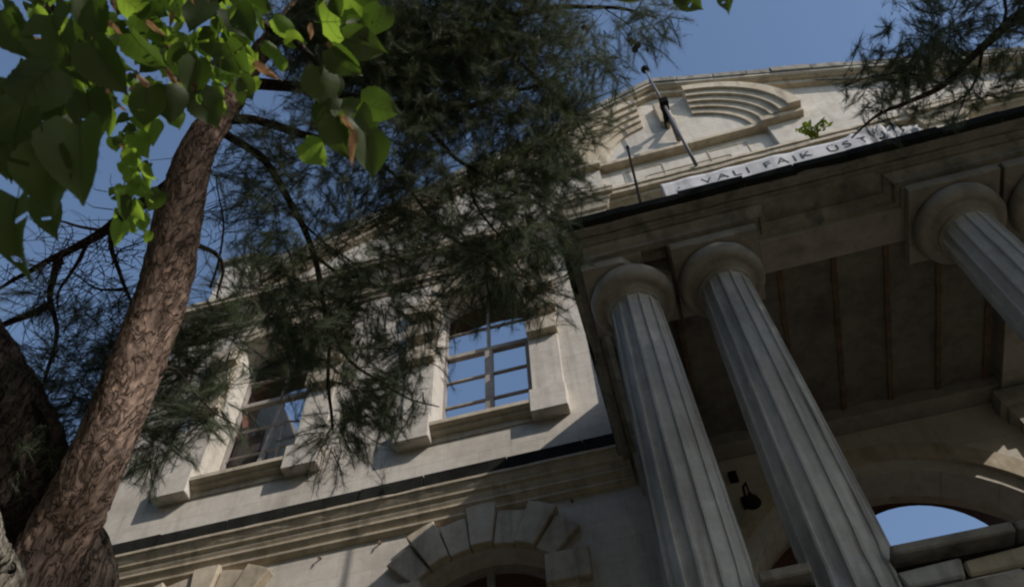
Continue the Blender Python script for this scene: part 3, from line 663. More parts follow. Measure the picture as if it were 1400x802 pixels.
def twigs_in(blobs, twbm, shoots, per_twig=5, tl=(0.22, 0.5), droop=0.35, rs=None):
    """short drooping shoots spread through round clumps of the crown"""
    R = rs or random
    for (c, r, n) in blobs:
        c = Vector(c); lean = Vector((R.uniform(-1, 1), R.uniform(-1, 1), R.uniform(-.8, .2))).normalized()
        for _ in range(n):
            q = Vector((R.gauss(0, 1), R.gauss(0, 1), R.gauss(0, 1))); q = q.normalized() * (R.random() ** 0.45) * r
            st = c + q
            d = (q.normalized() * 0.5 + lean * 0.45 + Vector((R.uniform(-1, 1), R.uniform(-1, 1), R.uniform(-1, 1))) * 0.55); d.z -= droop * 0.5; d.normalize()
            L = R.uniform(*tl); pts = []; p = st.copy(); dd = d.copy(); k = 4
            for i in range(k + 1):
                pts.append(p.copy()); p = p + dd * (L / k); dd = (dd + Vector((R.uniform(-.25, .25), R.uniform(-.25, .25), R.uniform(-.2, .18)))).normalized()
            tube(twbm, pts, [0.0042 * (1 - 0.6 * i / k) for i in range(k + 1)], 3, cap=False)
            for j in range(per_twig):
                t = R.uniform(0.25, 1.0) if j else 1.0
                i = min(k - 1, int(t * k)); f_ = t * k - i
                pos = pts[i].lerp(pts[i + 1], f_); dr = (pts[i + 1] - pts[i]).normalized()
                if j: dr = (dr * 0.7 + Vector((R.uniform(-1, 1), R.uniform(-1, 1), R.uniform(-1, 1))) * 0.6).normalized()
                shoots.append((tuple(pos), tuple(dr), R.uniform(.75, 1.1)))

def trunk_mesh(name, pts, rads, m, rings_per_m=70, sides=110, amp=0.02, seed=0, plates=True):
    """trunk with real plated bark relief"""
    P_, R_ = smoothpath(pts, rads, 14)
    # resample
    acc = [0]
    for a, b in zip(P_, P_[1:]): acc.append(acc[-1] + (b - a).length)
    n = int(acc[-1] * rings_per_m); bm = bmesh.new(); rings = []; j = 0
    for i in range(n + 1):
        s = acc[-1] * i / n
        while j < len(acc) - 2 and acc[j + 1] < s: j += 1
        f_ = (s - acc[j]) / max(1e-6, acc[j + 1] - acc[j]); p = P_[j].lerp(P_[j + 1], f_); r = R_[j] + (R_[j + 1] - R_[j]) * f_
        d = (P_[min(j + 2, len(P_) - 1)] - P_[max(0, j - 1)]).normalized(); a = d.cross(Vector((0, 1, 0))).normalized(); b = d.cross(a)
        ring = []
        for k in range(sides):
            th = 2 * pi * k / sides; u = Vector((math.cos(th) * r * 9, math.sin(th) * r * 9, s * 3.4 + seed))
            w = u + Vector(noise.noise_vector(u * 0.9)) * 0.8
            if plates:
                dd = noise.voronoi(Vector((w.x, w.y, w.z * .8)) * 2.6, distance_metric='DISTANCE')[0]; e = min(1, (dd[1] - dd[0]) * 3.2); h = (e ** 0.6) * amp * (0.35 + 0.65 * abs(noise.noise(u * 0.35)) * 2) + noise.fractal(w * 1.3, 0.7, 2.1, 4) * amp * 0.55
            else: h = noise.fractal(w, 0.8, 2.0, 4) * amp
            h += noise.noise(Vector((math.cos(th) * 1.2, math.sin(th) * 1.2, s * 1.3 + seed))) * r * 0.2
            ring.append(bm.verts.new(p + (a * math.cos(th) + b * math.sin(th)) * (r + h)))
        rings.append(ring)
    for x, y in zip(rings, rings[1:]):
        for k in range(sides): bm.faces.new((x[k], x[(k + 1) % sides], y[(k + 1) % sides], y[k]))
    return mesh_of(name, bm, m, True)

# ---- the big pine left of the facade
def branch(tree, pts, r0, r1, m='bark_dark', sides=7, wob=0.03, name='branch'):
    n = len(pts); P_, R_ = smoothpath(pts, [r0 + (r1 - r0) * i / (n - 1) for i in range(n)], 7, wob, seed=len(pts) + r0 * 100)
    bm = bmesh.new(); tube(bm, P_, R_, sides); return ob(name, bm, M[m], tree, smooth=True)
def finish_crown(tree, twbm, shoots, n_per=24, w=0.0026, L=(0.07, 0.115)):
    o = ob('twigs', twbm, M['bark_dark'], tree); o['kind'] = 'stuff'
    me = needle_cloud(shoots, n_per, L, w); me.materials.append(M['needle'])
    k = link('needles', me, tree); k['kind'] = 'stuff'; return k

pine = link('pine_tree', None, None, (-3.3, 3.4, -1.6))
tag(pine, 'tall pine with sunlit plated trunk crossing the left side, dark branches hanging before the facade', 'tree')
TR = [(-3.3, 3.4, -1.7), (-3.33, 3.3, 1.0), (-3.364, 3.090, 3.062), (-3.152, 2.873, 3.648), (-2.873, 2.517, 4.452), (-2.746, 2.291, 4.913), (-2.702, 2.092, 5.345), (-2.614, 1.897, 5.840), (-2.450, 1.795, 6.406), (-2.340, 1.693, 6.965), (-2.112, 1.591, 7.658), (-1.779, 1.404, 8.660), (-1.363, 1.073, 10.124)]
link('trunk', trunk_mesh('trunk', TR, [.24, .2, .168, .162, .15, .148, .142, .108, .085, .076, .07, .06, .05], M['bark'], 60, 120, 0.016), pine)
# branches
branch(pine, [(-2.652, 1.956, 5.678), (-2.895, 2.055, 5.581), (-3.260, 2.167, 5.580), (-3.596, 2.263, 5.592), (-3.889, 2.338, 5.623), (-4.194, 2.428, 5.644), (-4.622, 2.520, 5.766)], .055, .012)
branch(pine, [(-3.868, 2.344, 5.623), (-3.887, 2.424, 5.449), (-3.955, 2.544, 5.363), (-3.981, 2.744, 5.232), (-4.069, 2.954, 4.965), (-4.141, 3.161, 4.823)], .03, .008)
branch(pine, [(-3.958, 2.552, 5.357), (-4.131, 2.579, 5.317), (-4.425, 2.633, 5.362), (-4.648, 2.625, 5.337)], .03, .018)
branch(pine, [(-3.365, 2.193, 5.549), (-3.390, 2.367, 5.434), (-3.282, 2.566, 5.201), (-3.199, 2.642, 5.045)], .022, .008)
branch(pine, [(-3.373, 2.218, 5.532), (-3.624, 2.173, 5.646), (-3.766, 2.089, 5.681), (-3.947, 2.049, 5.681)], .014, .004)
branch(pine, [(-3.596, 2.263, 5.592), (-3.692, 2.376, 5.387), (-3.819, 2.478, 5.304), (-3.854, 2.559, 5.248)], .016, .006)
branch(pine, [(-3.402, 2.409, 5.405), (-3.327, 2.339, 5.460), (-3.214, 2.375, 5.572), (-3.112, 2.348, 5.604)], .008, .003)
branch(pine, [(-3.290, 2.542, 5.216), (-3.571, 2.522, 5.310), (-3.698, 2.397, 5.373)], .012, .005)
branch(pine, [(-2.484, 1.892, 6.220), (-2.284, 1.950, 6.210), (-2.067, 2.106, 6.259), (-1.894, 2.242, 6.315), (-1.662, 2.405, 6.361)], .04, .02)
branch(pine, [(-2.540, 1.948, 6.177), (-2.388, 2.108, 6.095), (-2.248, 2.311, 5.983), (-2.147, 2.528, 5.739), (-2.039, 2.761, 5.484), (-2.005, 2.967, 5.238), (-2.003, 3.134, 5.012), (-2.106, 3.463, 4.787), (-2.139, 3.721, 4.617)], .034, .010)
branch(pine, [(-2.039, 2.761, 5.484), (-1.868, 2.969, 5.375), (-1.676, 3.066, 5.338), (-1.455, 3.229, 5.384)], .014, .005)
branch(pine, [(-2.001, 3.090, 5.040), (-1.893, 3.342, 4.893), (-1.760, 3.577, 4.881), (-1.589, 3.736, 4.802), (-1.400, 3.833, 4.766)], .014, .004)
branch(pine, [(-2.147, 2.528, 5.739), (-1.990, 2.757, 5.613), (-1.729, 3.014, 5.484)], .012, .004)
branch(pine, [(-2.122, 1.587, 7.540), (-1.834, 1.449, 7.548), (-1.479, 1.331, 7.672)], .05, .04)
branch(pine, [(-2.254, 1.651, 7.242), (-1.844, 1.469, 7.176), (-1.482, 1.336, 7.190)], .04, .03)
branch(pine, [(-2.427, 1.762, 6.670), (-1.940, 1.933, 6.626), (-1.415, 2.174, 6.543), (-0.888, 2.404, 6.587), (-0.472, 2.442, 6.739), (-0.118, 2.522, 6.855)], .05, .012)
branch(pine, [(-2.085, 1.723, 7.219), (-1.354, 1.815, 7.260), (-0.754, 1.924, 7.271), (-0.275, 2.029, 7.389), (0.152, 2.135, 7.498), (0.586, 2.264, 7.594), (0.934, 2.424, 7.539)], .05, .008)
branch(pine, [(-1.211, 2.267, 6.631), (-1.040, 2.523, 6.370), (-0.854, 2.704, 6.161), (-0.574, 2.951, 6.041), (-0.283, 3.128, 5.847)], .025, .006)
branch(pine, [(-0.854, 2.704, 6.161), (-0.860, 2.924, 5.899), (-0.700, 3.156, 5.653), (-0.597, 3.366, 5.412)], .014, .005)
branch(pine, [(-1.662, 2.405, 6.361), (-1.418, 2.625, 6.134), (-1.208, 2.926, 5.850), (-0.977, 3.129, 5.632)], .02, .006)
branch(pine, [(-0.754, 1.924, 7.271), (-0.358, 2.294, 7.088), (-0.077, 2.596, 6.814), (0.068, 2.905, 6.516)], .022, .006)
branch(pine, [(-2.699, 2.283, 5.163), (-2.528, 2.367, 5.073), (-2.487, 2.484, 5.004), (-2.556, 2.635, 4.898)], .02, .006)
branch(pine, [(-2.604, 2.537, 4.954), (-2.530, 2.440, 5.145), (-2.489, 2.285, 5.370), (-2.533, 2.100, 5.721)], .010, .005)
branch(pine, [(-2.832, 2.700, 4.221), (-2.746, 2.729, 4.333), (-2.586, 2.989, 4.188), (-2.477, 3.167, 4.209)], .010, .003)
branch(pine, [(0.522, 2.258, 7.589), (0.666, 2.420, 7.386), (0.652, 2.557, 7.296)], .006, .003)
# fine bare twigs of the dead lower branches against the sky
tb = bmesh.new(); rt = random.Random(5)
for _ in range(420):
    px = rt.uniform(0, 1)
    base = rt.choice([(-3.596, 2.263, 5.592), (-3.889, 2.338, 5.623), (-3.945, 2.547, 5.363), (-4.030, 2.800, 5.189), (-3.402, 2.409, 5.405), (-3.278, 2.590, 5.187), (-3.660, 2.453, 5.342), (-3.457, 2.653, 5.122), (-3.778, 2.670, 5.187), (-4.194, 2.428, 5.644), (-3.460, 2.812, 4.900), (-3.765, 2.971, 4.877), (-3.201, 2.373, 5.456), (-3.252, 2.178, 5.574), (-2.576, 2.179, 5.784), (-2.485, 2.434, 5.634), (-2.690, 2.379, 5.641), (-4.130, 2.756, 5.084), (-4.019, 2.573, 5.336), (-3.654, 3.111, 4.683)])
    p = Vector(base) + Vector((rt.gauss(0, .13), rt.gauss(0, .12), rt.gauss(0, .13))); d = Vector((rt.uniform(-1, 1), rt.uniform(-.6, .6), rt.uniform(-1, .6))).normalized(); pts = []
    L = rt.uniform(.15, .5)
    for i in range(5): pts.append(p.copy()); p += d * L / 4; d = (d + Vector((rt.uniform(-.4, .4), rt.uniform(-.4, .4), rt.uniform(-.4, .4)))).normalized()
    tube(tb, pts, [rt.uniform(.003, .005) * (1 - .15 * i) for i in range(5)], 3, cap=False)
o = ob('bare_twigs', tb, M['bark_dark'], pine); o['kind'] = 'stuff'
# cones hanging at the sunny edge
for c in ((0.661, 2.570, 7.289), (0.642, 2.500, 7.331), (0.290, 2.308, 7.406), (0.694, 2.546, 7.308)):
    bm = bmesh.new(); k = 0
    prof = [(.004, .05), (.018, .035), (.028, .01), (.026, -.015), (.015, -.035), (.003, -.045)]; lathe(bm, prof, 10)
    ob('pine_cone', bm, M['bark_dark'], pine, c)
S = 1 / 1187.0
blobs = []
def B(c, rpx, n, d): blobs.append((c, rpx * d * S, n))
B((-0.900, 1.990, 7.209), 110, 60, 7.2)
B((-0.315, 2.147, 7.188), 105, 60, 7.2)
B((0.023, 2.467, 6.910), 80, 40, 7.1)
B((-0.716, 2.438, 6.708), 100, 60, 7)
B((-1.187, 2.157, 6.824), 90, 50, 7)
B((-1.458, 1.828, 6.998), 80, 36, 7)
B((-0.368, 2.695, 6.471), 75, 40, 6.9)
B((-0.053, 2.755, 6.476), 45, 26, 6.9)
B((0.308, 2.269, 7.434), 60, 14, 7.4)
B((0.714, 2.325, 7.453), 45, 10, 7.4)
B((0.924, 2.381, 7.445), 35, 6, 7.4)
B((0.505, 2.533, 7.172), 30, 6, 7.3)
B((-1.081, 2.662, 6.276), 85, 42, 6.8)
B((-0.567, 2.928, 6.056), 75, 42, 6.7)
B((-0.220, 2.948, 6.090), 50, 26, 6.7)
B((-1.433, 2.474, 6.229), 80, 36, 6.7)
B((-1.437, 2.720, 5.952), 60, 24, 6.6)
B((-0.940, 2.999, 5.841), 65, 28, 6.6)
B((-0.555, 3.148, 5.678), 65, 30, 6.5)
B((-0.753, 3.324, 5.418), 50, 22, 6.4)
B((-0.512, 3.460, 5.364), 35, 14, 6.4)
B((-0.936, 3.182, 5.485), 45, 14, 6.4)
B((-1.176, 3.028, 5.670), 50, 18, 6.5)
B((-1.964, 2.282, 6.280), 75, 28, 6.7)
B((-2.235, 2.363, 5.952), 60, 16, 6.5)
B((-2.173, 2.614, 5.680), 55, 18, 6.4)
B((-2.364, 2.132, 6.202), 50, 12, 6.6)
B((-1.769, 2.770, 5.635), 60, 22, 6.4)
B((-2.035, 2.970, 5.352), 55, 22, 6.3)
B((-2.354, 2.929, 5.334), 45, 16, 6.3)
B((-1.925, 3.215, 5.090), 55, 24, 6.2)
B((-1.701, 3.152, 5.280), 50, 20, 6.3)
B((-1.404, 3.055, 5.502), 45, 14, 6.4)
B((-1.892, 3.520, 4.779), 50, 20, 6.1)
B((-2.114, 3.728, 4.616), 38, 16, 6.1)
B((-1.656, 3.629, 4.742), 42, 14, 6.1)
B((-1.534, 3.457, 4.988), 38, 12, 6.2)
B((-1.342, 3.341, 5.208), 30, 10, 6.3)
B((-2.177, 3.147, 5.099), 45, 18, 6.2)
B((-2.340, 3.330, 4.960), 35, 12, 6.2)
B((-2.579, 2.883, 4.736), 40, 16, 5.8)
B((-2.765, 2.937, 4.556), 40, 16, 5.7)
B((-2.835, 2.990, 4.273), 36, 14, 5.5)
B((-2.670, 3.062, 4.369), 34, 10, 5.6)
B((-2.919, 3.044, 3.989), 26, 8, 5.3)
B((-2.803, 2.695, 4.825), 28, 10, 5.8)
B((-2.420, 2.772, 4.948), 42, 14, 5.9)
B((-2.389, 2.663, 5.141), 40, 10, 6)
B((-3.469, 2.694, 5.094), 50, 12, 6.1)
B((-3.778, 2.834, 4.963), 45, 16, 6.1)
B((-4.091, 2.994, 4.937), 45, 16, 6.2)
B((-3.520, 3.015, 4.762), 48, 18, 6)
B((-3.714, 3.138, 4.657), 48, 18, 6)
B((-3.942, 2.501, 5.392), 30, 6, 6.3)
B((-3.273, 3.134, 4.361), 30, 10, 5.7)
B((-2.485, 2.434, 5.634), 45, 8, 6.3)
B((-1.758, 2.069, 6.684), 60, 22, 6.9)
B((-1.941, 1.730, 7.115), 45, 12, 7.1)
B((-1.779, 1.542, 7.376), 40, 12, 7.2)
B((-1.967, 1.680, 7.382), 60, 50, 7.3)
B((-1.581, 1.677, 7.437), 70, 60, 7.3)
B((-1.121, 1.854, 7.385), 80, 80, 7.3)
B((-0.632, 1.933, 7.402), 80, 80, 7.3)
B((-0.157, 2.061, 7.384), 70, 60, 7.3)
B((-1.420, 2.078, 6.963), 70, 50, 7.1)
B((-0.973, 2.250, 6.913), 80, 60, 7.1)
tw = bmesh.new(); sh = []
twigs_in([(c, r, int(n * (2.9 if c[2] > 6.25 else 2.8))) for c, r, n in blobs], tw, sh, 8, (0.14, 0.38))
# crown above the picture, out of which the visible branches hang
up = []
for _ in range(26):
    a = random.uniform(0, 2 * pi); up.append(((-1.4 + 2.2 * math.cos(a) * random.random(), -1.2 + 1.8 * math.sin(a) * random.random(), random.uniform(9.5, 12.5)), .8, 14))
twigs_in(up, tw, sh, 5, (.3, .6))
# a gap in the crown through which the sun reaches the trunk
def gap(shoots, a, b, rad, keep):
    a = np.array(a); b = np.array(b); S_ = np.array(SUNV); P0 = np.array([q[0] for q in shoots]); out = np.zeros(len(shoots), bool)
    for t in np.linspace(0, 1, 7):
        w = P0 - (a + (b - a) * t); al = w @ S_; out |= (np.linalg.norm(w - al[:, None] * S_, axis=1) < rad) & (al > 0)
    out &= RNG.random(len(shoots)) > keep
    return [q for q, o_ in zip(shoots, out) if not o_]
sh = gap(sh, (-3.023, 2.817, 3.761), (-2.734, 2.416, 4.416), .17, .06)
hi = []  # unseen needle clumps added towards the sun to shade the trunks
for c_, n_ in (((-2.450, 1.795, 6.406), 60), ((-2.614, 1.897, 5.840), 60), ((-2.698, 2.074, 5.417), 55), ((-2.700, 2.205, 5.034), 40), ((-2.782, 2.357, 4.806), 22), ((-3.158, 2.920, 3.498), 26), ((-3.240, 3.022, 3.242), 40), ((-3.301, 3.124, 3.049), 50), ((-3.887, 2.546, 4.415), 60), ((-3.744, 2.686, 4.106), 50), ((-3.777, 2.911, 3.837), 50), ((-4.100, 2.345, 4.873), 50)):
    q_ = Vector(c_) + SUNV * random.uniform(4.6, 5.4); hi.append((tuple(q_), .30, n_))
for k in range(4): q_ = Vector((-3.283, 3.062, 3.091)) + SUNV * (4.7 + k * .2); hi.append((tuple(q_ + Vector((0, 0, -.25 * k))), .3, 30))
twigs_in(hi, tw, sh, 8, (.1, .3))
sh = gap(sh, (-3.149, 2.926, 3.555), (-2.819, 2.482, 4.422), .19, .12)
finish_crown(pine, tw, sh, 20, 0.0019, (.065, .12))

# ---- second trunk, dark, at the left edge
p2 = link('old_pine_tree', None, None, (-4.0, 2.6, -1.6)); tag(p2, 'dark shaded trunk leaning at the far left edge behind the sunlit pine trunk', 'tree')
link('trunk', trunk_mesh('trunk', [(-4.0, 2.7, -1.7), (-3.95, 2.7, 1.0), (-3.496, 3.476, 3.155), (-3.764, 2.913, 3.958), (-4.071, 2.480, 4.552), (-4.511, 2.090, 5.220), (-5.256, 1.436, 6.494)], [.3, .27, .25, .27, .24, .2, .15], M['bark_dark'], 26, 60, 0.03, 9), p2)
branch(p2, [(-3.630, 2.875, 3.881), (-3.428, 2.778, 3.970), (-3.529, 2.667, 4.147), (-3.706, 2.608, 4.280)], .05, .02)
tw = bmesh.new(); sh = []
bl = []
for c, r, n, d in (((-3.620, 2.688, 4.002), 45, 14, 5.2), ((-3.750, 2.596, 4.282), 40, 12, 5.4), ((-3.457, 2.773, 3.850), 30, 8, 5.1), ((-4.045, 2.101, 4.678), 80, 24, 5.5), ((-3.592, 2.810, 3.688), 45, 8, 5.0)): bl.append((c, r * d * S, n))
twigs_in(bl, tw, sh, 5, (.12, .3)); finish_crown(p2, tw, sh, 14, .002, (.04, .07))
p3 = link('grey_trunk_tree', None, None, (-2.6, 1.7, -1.6)); tag(p3, 'rough grey lichened trunk catching light in the bottom left corner', 'tree')
link('trunk', trunk_mesh('trunk', [(-2.9, 2.0, -1.7), (-3.0, 2.05, 1.0), (-3.148, 2.612, 2.561), (-3.172, 2.489, 2.756), (-3.243, 2.314, 2.978), (-3.422, 2.138, 3.305), (-3.812, 1.843, 3.799)], [.2, .19, .17, .165, .15, .13, .11], M['bark_grey'], 40, 70, 0.018, 21), p3)

# ---- pine to the right whose branch reaches in at the top right; its crown shades the portico
sp = link('shade_pine_tree', None, None, (9.4, 0.0, -1.6)); tag(sp, 'pine branch with dark needles reaching in from the top right corner', 'tree')
link('trunk', trunk_mesh('trunk', [(9.6, -.4, -1.7), (9.5, -.2, 3), (9.3, 0, 8), (9.1, .2, 12.5)], [.3, .26, .2, .08], M['bark'], 8, 24, 0.02, 3), sp)
branch(sp, [(9.3, 0.1, 9.2), (7.2, 1.2, 9.6), (5.2, 2.2, 8.4), (4.016, 2.695, 6.708), (3.460, 2.787, 6.455), (3.155, 2.835, 6.263), (2.963, 2.914, 6.186), (2.665, 2.971, 5.990), (2.378, 3.009, 5.926), (2.150, 3.030, 5.882), (1.931, 3.118, 5.795)], .06, .006, wob=.01)
branch(sp, [(3.056, 2.883, 6.219), (2.908, 2.991, 6.010), (2.800, 3.077, 5.940), (2.596, 3.114, 5.889)], .014, .004, wob=.01)
branch(sp, [(2.800, 3.077, 5.940), (2.658, 3.137, 5.763), (2.542, 3.197, 5.709)], .006, .003, wob=.01)
branch(sp, [(3.220, 2.806, 6.290), (3.284, 2.683, 6.378), (3.308, 2.527, 6.600)], .014, .008, wob=.01)
branch(sp, [(3.460, 2.787, 6.455), (3.454, 2.963, 6.222), (3.235, 3.102, 5.983)], .012, .005, wob=.01)
branch(sp, [(2.665, 2.971, 5.990), (2.466, 2.883, 6.138), (2.200, 2.835, 6.133), (1.973, 2.844, 6.097)], .010, .004, wob=.01)
branch(sp, [(2.902, 2.931, 6.167), (2.821, 2.824, 6.344), (2.636, 2.679, 6.412)], .010, .004, wob=.01)
tw = bmesh.new(); sh = []; bl = []
for c, r, n, d in (((2.913, 2.706, 6.432), 42, 34, 6.5), ((2.661, 2.795, 6.221), 40, 30, 6.4), ((2.505, 2.847, 6.167), 28, 16, 6.4), ((2.278, 2.856, 6.130), 30, 14, 6.4), ((3.249, 2.725, 6.466), 40, 22, 6.5), ((3.324, 2.928, 6.227), 40, 18, 6.4),
                   ((2.928, 3.019, 5.995), 40, 18, 6.3), ((3.152, 3.102, 5.972), 35, 12, 6.3), ((2.662, 2.591, 6.472), 30, 12, 6.5), ((2.439, 2.689, 6.259), 30, 9, 6.4), ((2.192, 2.890, 5.977), 32, 8, 6.3), ((2.505, 2.951, 5.981), 32, 9, 6.3), ((2.580, 3.071, 5.795), 20, 5, 6.2), ((2.051, 2.865, 6.094), 22, 6, 6.4), ((2.058, 2.969, 5.909), 20, 3, 6.3), ((3.557, 2.803, 6.338), 60, 20, 6.4), ((2.921, 2.866, 6.212), 35, 18, 6.4)):
    bl.append((c, r * d * S, n))
twigs_in(bl, tw, sh, 6, (.14, .34))
def tree_ball(cen, rad, n, br):
    out = []
    for _ in range(n):
        q = Vector((random.gauss(0, 1), random.gauss(0, 1), random.gauss(0, 1))).normalized() * random.random() ** .33
        out.append(((cen[0] + q.x * rad[0], cen[1] + q.y * rad[1], cen[2] + q.z * rad[2]), br, 16))
    return out
finish_crown(sp, tw, sh, 24, 0.0030)
# dense leafy tree standing right of the camera: keeps the sun off the portico
def leaf_crown(tree, cen, rad, n, size, m='leaf', name='crown', keep=None):
    th = RNG.normal(size=(n, 3)); th /= np.linalg.norm(th, axis=1)[:, None]; c = np.array(cen) + th * (RNG.random(n) ** .4)[:, None] * np.array(rad)
    if keep is not None: c = c[keep(c)]
    n = len(c); a = RNG.normal(size=(n, 3)); a /= np.linalg.norm(a, axis=1)[:, None]; b = np.cross(a, RNG.normal(size=(n, 3))); b /= np.linalg.norm(b, axis=1)[:, None]
    s = RNG.uniform(.7, 1.3, n)[:, None] * size
    V = np.stack([c - a * s, c + b * s * .7, c + a * s, c - b * s * .7], 1).reshape(-1, 3)
    me = bpy.data.meshes.new(name); me.vertices.add(4 * n); me.loops.add(4 * n); me.polygons.add(n)
    me.vertices.foreach_set('co', V.astype(np.float32).ravel()); me.loops.foreach_set('vertex_index', np.arange(4 * n, dtype=np.int32)); me.polygons.foreach_set('loop_start', np.arange(0, 4 * n, 4, dtype=np.int32))
    me.update(); me.validate(); me.materials.append(M[m]); o = link(name, me, tree); o['kind'] = 'stuff'; return o
def keep_gap(c):     # an opening in the crown: a sun patch falls on the porch wall
    w = c - np.array((3.8, 8.0, 6.82)); al = w @ np.array(SUNV)
    return np.linalg.norm(w - al[:, None] * np.array(SUNV), axis=1) > .3
leaf_crown(sp, (9.8, 0.6, 10.2), (4.3, 2.4, 4.3), 26000, .085, keep=keep_gap)

# ---- the linden overhead at the top left
lime = link('linden_tree', None, None, (-1.6, -1.6, -1.6)); tag(lime, 'linden with broad dark and backlit green leaves hanging in the top left corner', 'tree')
link('trunk', trunk_mesh('trunk', [(-1.7, -1.7, -1.7), (-1.7, -1.65, 1), (-1.6, -1.5, 3.2), (-1.4, -1.2, 5.5)], [.2, .17, .14, .06], M['bark_grey'], 10, 24, 0.012, 5), lime)
branch(lime, [(-1.6, -1.5, 3.0), (-1.7, -.6, 3.4), (-1.6, .1, 3.3), (-1.473, 0.200, 2.779), (-1.385, 0.310, 2.601), (-1.281, 0.416, 2.428), (-1.175, 0.497, 2.271), (-1.115, 0.574, 2.110)], .035, .006, wob=.01)
branch(lime, [(-1.612, 0.245, 2.851), (-1.652, 0.342, 2.664), (-1.524, 0.372, 2.662), (-1.453, 0.430, 2.755)], .014, .006, wob=.01)
branch(lime, [(-1.4, -1.2, 3.2), (-.9, -.4, 3.4), (-0.804, 0.299, 2.568), (-0.770, 0.422, 2.375), (-0.682, 0.482, 2.228), (-0.591, 0.507, 2.105), (-0.518, 0.568, 1.956), (-0.484, 0.653, 1.787)], .02, .004, wob=.01)
LM = {'w': [leaf_mesh('leaf', M['weed'], W=.5)], 't': [leaf_mesh('bract', M['bract'], W=.24, serr=0, heart=0), leaf_mesh('bract', M['bract'], W=.3, serr=0, heart=0, cup=.4)],
      'd': [leaf_mesh('leaf', M['leaf'], cup=c_, fold=f_, W=w_, heart=h_, holes=ho) for c_, f_, w_, h_, ho in ((.12, .05, .9, .1, ()), (.35, .16, .82, .12, ((9, True),)), (.2, -.12, .95, .08, ()), (.5, .25, .85, .1, ((5, False), (13, True))), (.05, .3, .78, .12, ()))],
      'b': [leaf_mesh('leaf', M['lit_leaf'], cup=c_, fold=f_, W=w_) for c_, f_, w_ in ((.12, .05, .85), (.4, .2, .75), (.25, -.15, .9), (.5, .3, .7))],
      'n': [leaf_mesh('leaf', M['lit_leaf'], cup=c_, fold=f_, W=w_) for c_, f_, w_ in ((.2, .2, .55), (.5, .35, .5), (.3, -.2, .6))]}
rl = random.Random(3)
def leaf(c, px, d, ang, kind='d', tilt=.6):
    """px: length in the photograph; ang: direction of the tip, degrees, 0 = right, 90 = up"""
    s = px * d * S; a = math.radians(ang)
    tipd = (RT * math.cos(a) + UP * math.sin(a) + FW * rl.uniform(-tilt, tilt)).normalized()
    nrm = (-FW + RT * rl.uniform(-tilt, tilt) + UP * rl.uniform(-tilt, tilt)).normalized()
    xx = tipd.cross(nrm).normalized(); nrm = xx.cross(tipd)
    o = link('bract' if kind == 't' else 'leaf', rl.choice(LM[kind]), lime, (0, 0, 0))
    org = Vector(c) - tipd * s * .5
    o.matrix_world = Matrix(((xx.x * s, tipd.x * s, nrm.x * s, org.x - WL[lime.name].x), (xx.y * s, tipd.y * s, nrm.y * s, org.y - WL[lime.name].y), (xx.z * s, tipd.z * s, nrm.z * s, org.z - WL[lime.name].z), (0, 0, 0, 1)))
    return o
leaf((-0.726, 0.374, 1.216), 119, 1.3, -80, 'd')
leaf((-0.785, 0.381, 1.203), 97, 1.3, -100, 'd')
leaf((-0.821, 0.413, 1.118), 106, 1.25, -95, 'd')
leaf((-0.820, 0.324, 1.235), 106, 1.3, -110, 'd')
leaf((-0.825, 0.254, 1.518), 97, 1.5, -70, 'd')
leaf((-0.750, 0.312, 1.491), 81, 1.5, -60, 'd')
leaf((-0.832, 0.281, 1.380), 92, 1.4, -120, 'd')
leaf((-0.940, 0.332, 1.452), 79, 1.5, -90, 'd')
leaf((-0.853, 0.395, 1.544), 70, 1.6, -75, 'd')
leaf((-0.819, 0.370, 1.803), 63, 1.8, -60, 'd')
leaf((-0.799, 0.461, 1.748), 56, 1.8, -80, 'd')
leaf((-0.778, 0.463, 1.869), 56, 1.9, -95, 'd')
leaf((-0.762, 0.522, 1.833), 56, 1.9, -60, 'd')
leaf((-0.799, 0.436, 1.644), 60, 1.7, -100, 'd')
leaf((-0.942, 0.242, 1.629), 79, 1.6, -60, 'd')
leaf((-0.855, 0.272, 1.742), 63, 1.7, -80, 'd')
leaf((-0.742, 0.435, 2.011), 60, 2.0, -70, 'd')
leaf((-0.681, 0.407, 2.037), 60, 2.0, -50, 'd')
leaf((-0.775, 0.367, 2.050), 56, 2.0, -110, 'd')
leaf((-0.453, 0.469, 2.029), 80, 2.0, -10, 'b')
leaf((-0.397, 0.499, 1.898), 60, 1.9, -15, 'd')
leaf((-0.444, 0.518, 1.879), 56, 1.9, -40, 'd')
leaf((-0.504, 0.550, 1.850), 60, 1.9, -75, 'd')
leaf((-0.399, 0.620, 1.819), 56, 1.9, -20, 'd')
leaf((-0.427, 0.594, 1.713), 63, 1.8, -30, 'd')
leaf((-0.423, 0.661, 1.671), 67, 1.8, -80, 'd')
leaf((-0.466, 0.617, 1.693), 63, 1.8, -75, 'd')
leaf((-0.511, 0.604, 1.815), 56, 1.9, -95, 'd')
leaf((-0.910, 0.319, 2.062), 55, 2.0, -45, 'b')
leaf((-0.870, 0.334, 2.058), 50, 2.0, -20, 'd')
leaf((-0.695, 0.427, 2.262), 35, 2.2, -30, 'd')
leaf((-0.756, 0.470, 2.226), 38, 2.2, -80, 'b')
leaf((-0.802, 0.430, 2.245), 40, 2.2, -90, 'b')
leaf((-0.840, 0.440, 1.994), 30, 2.0, -90, 'b')
leaf((-0.897, 0.528, 1.811), 36, 1.9, -90, 'b')
leaf((-0.923, 0.548, 1.794), 40, 1.9, -60, 'b')
leaf((-0.951, 0.569, 1.778), 36, 1.9, -100, 'b')
leaf((-0.947, 0.611, 1.751), 40, 1.9, -70, 'b')
leaf((-0.999, 0.646, 1.722), 36, 1.9, -95, 'd')
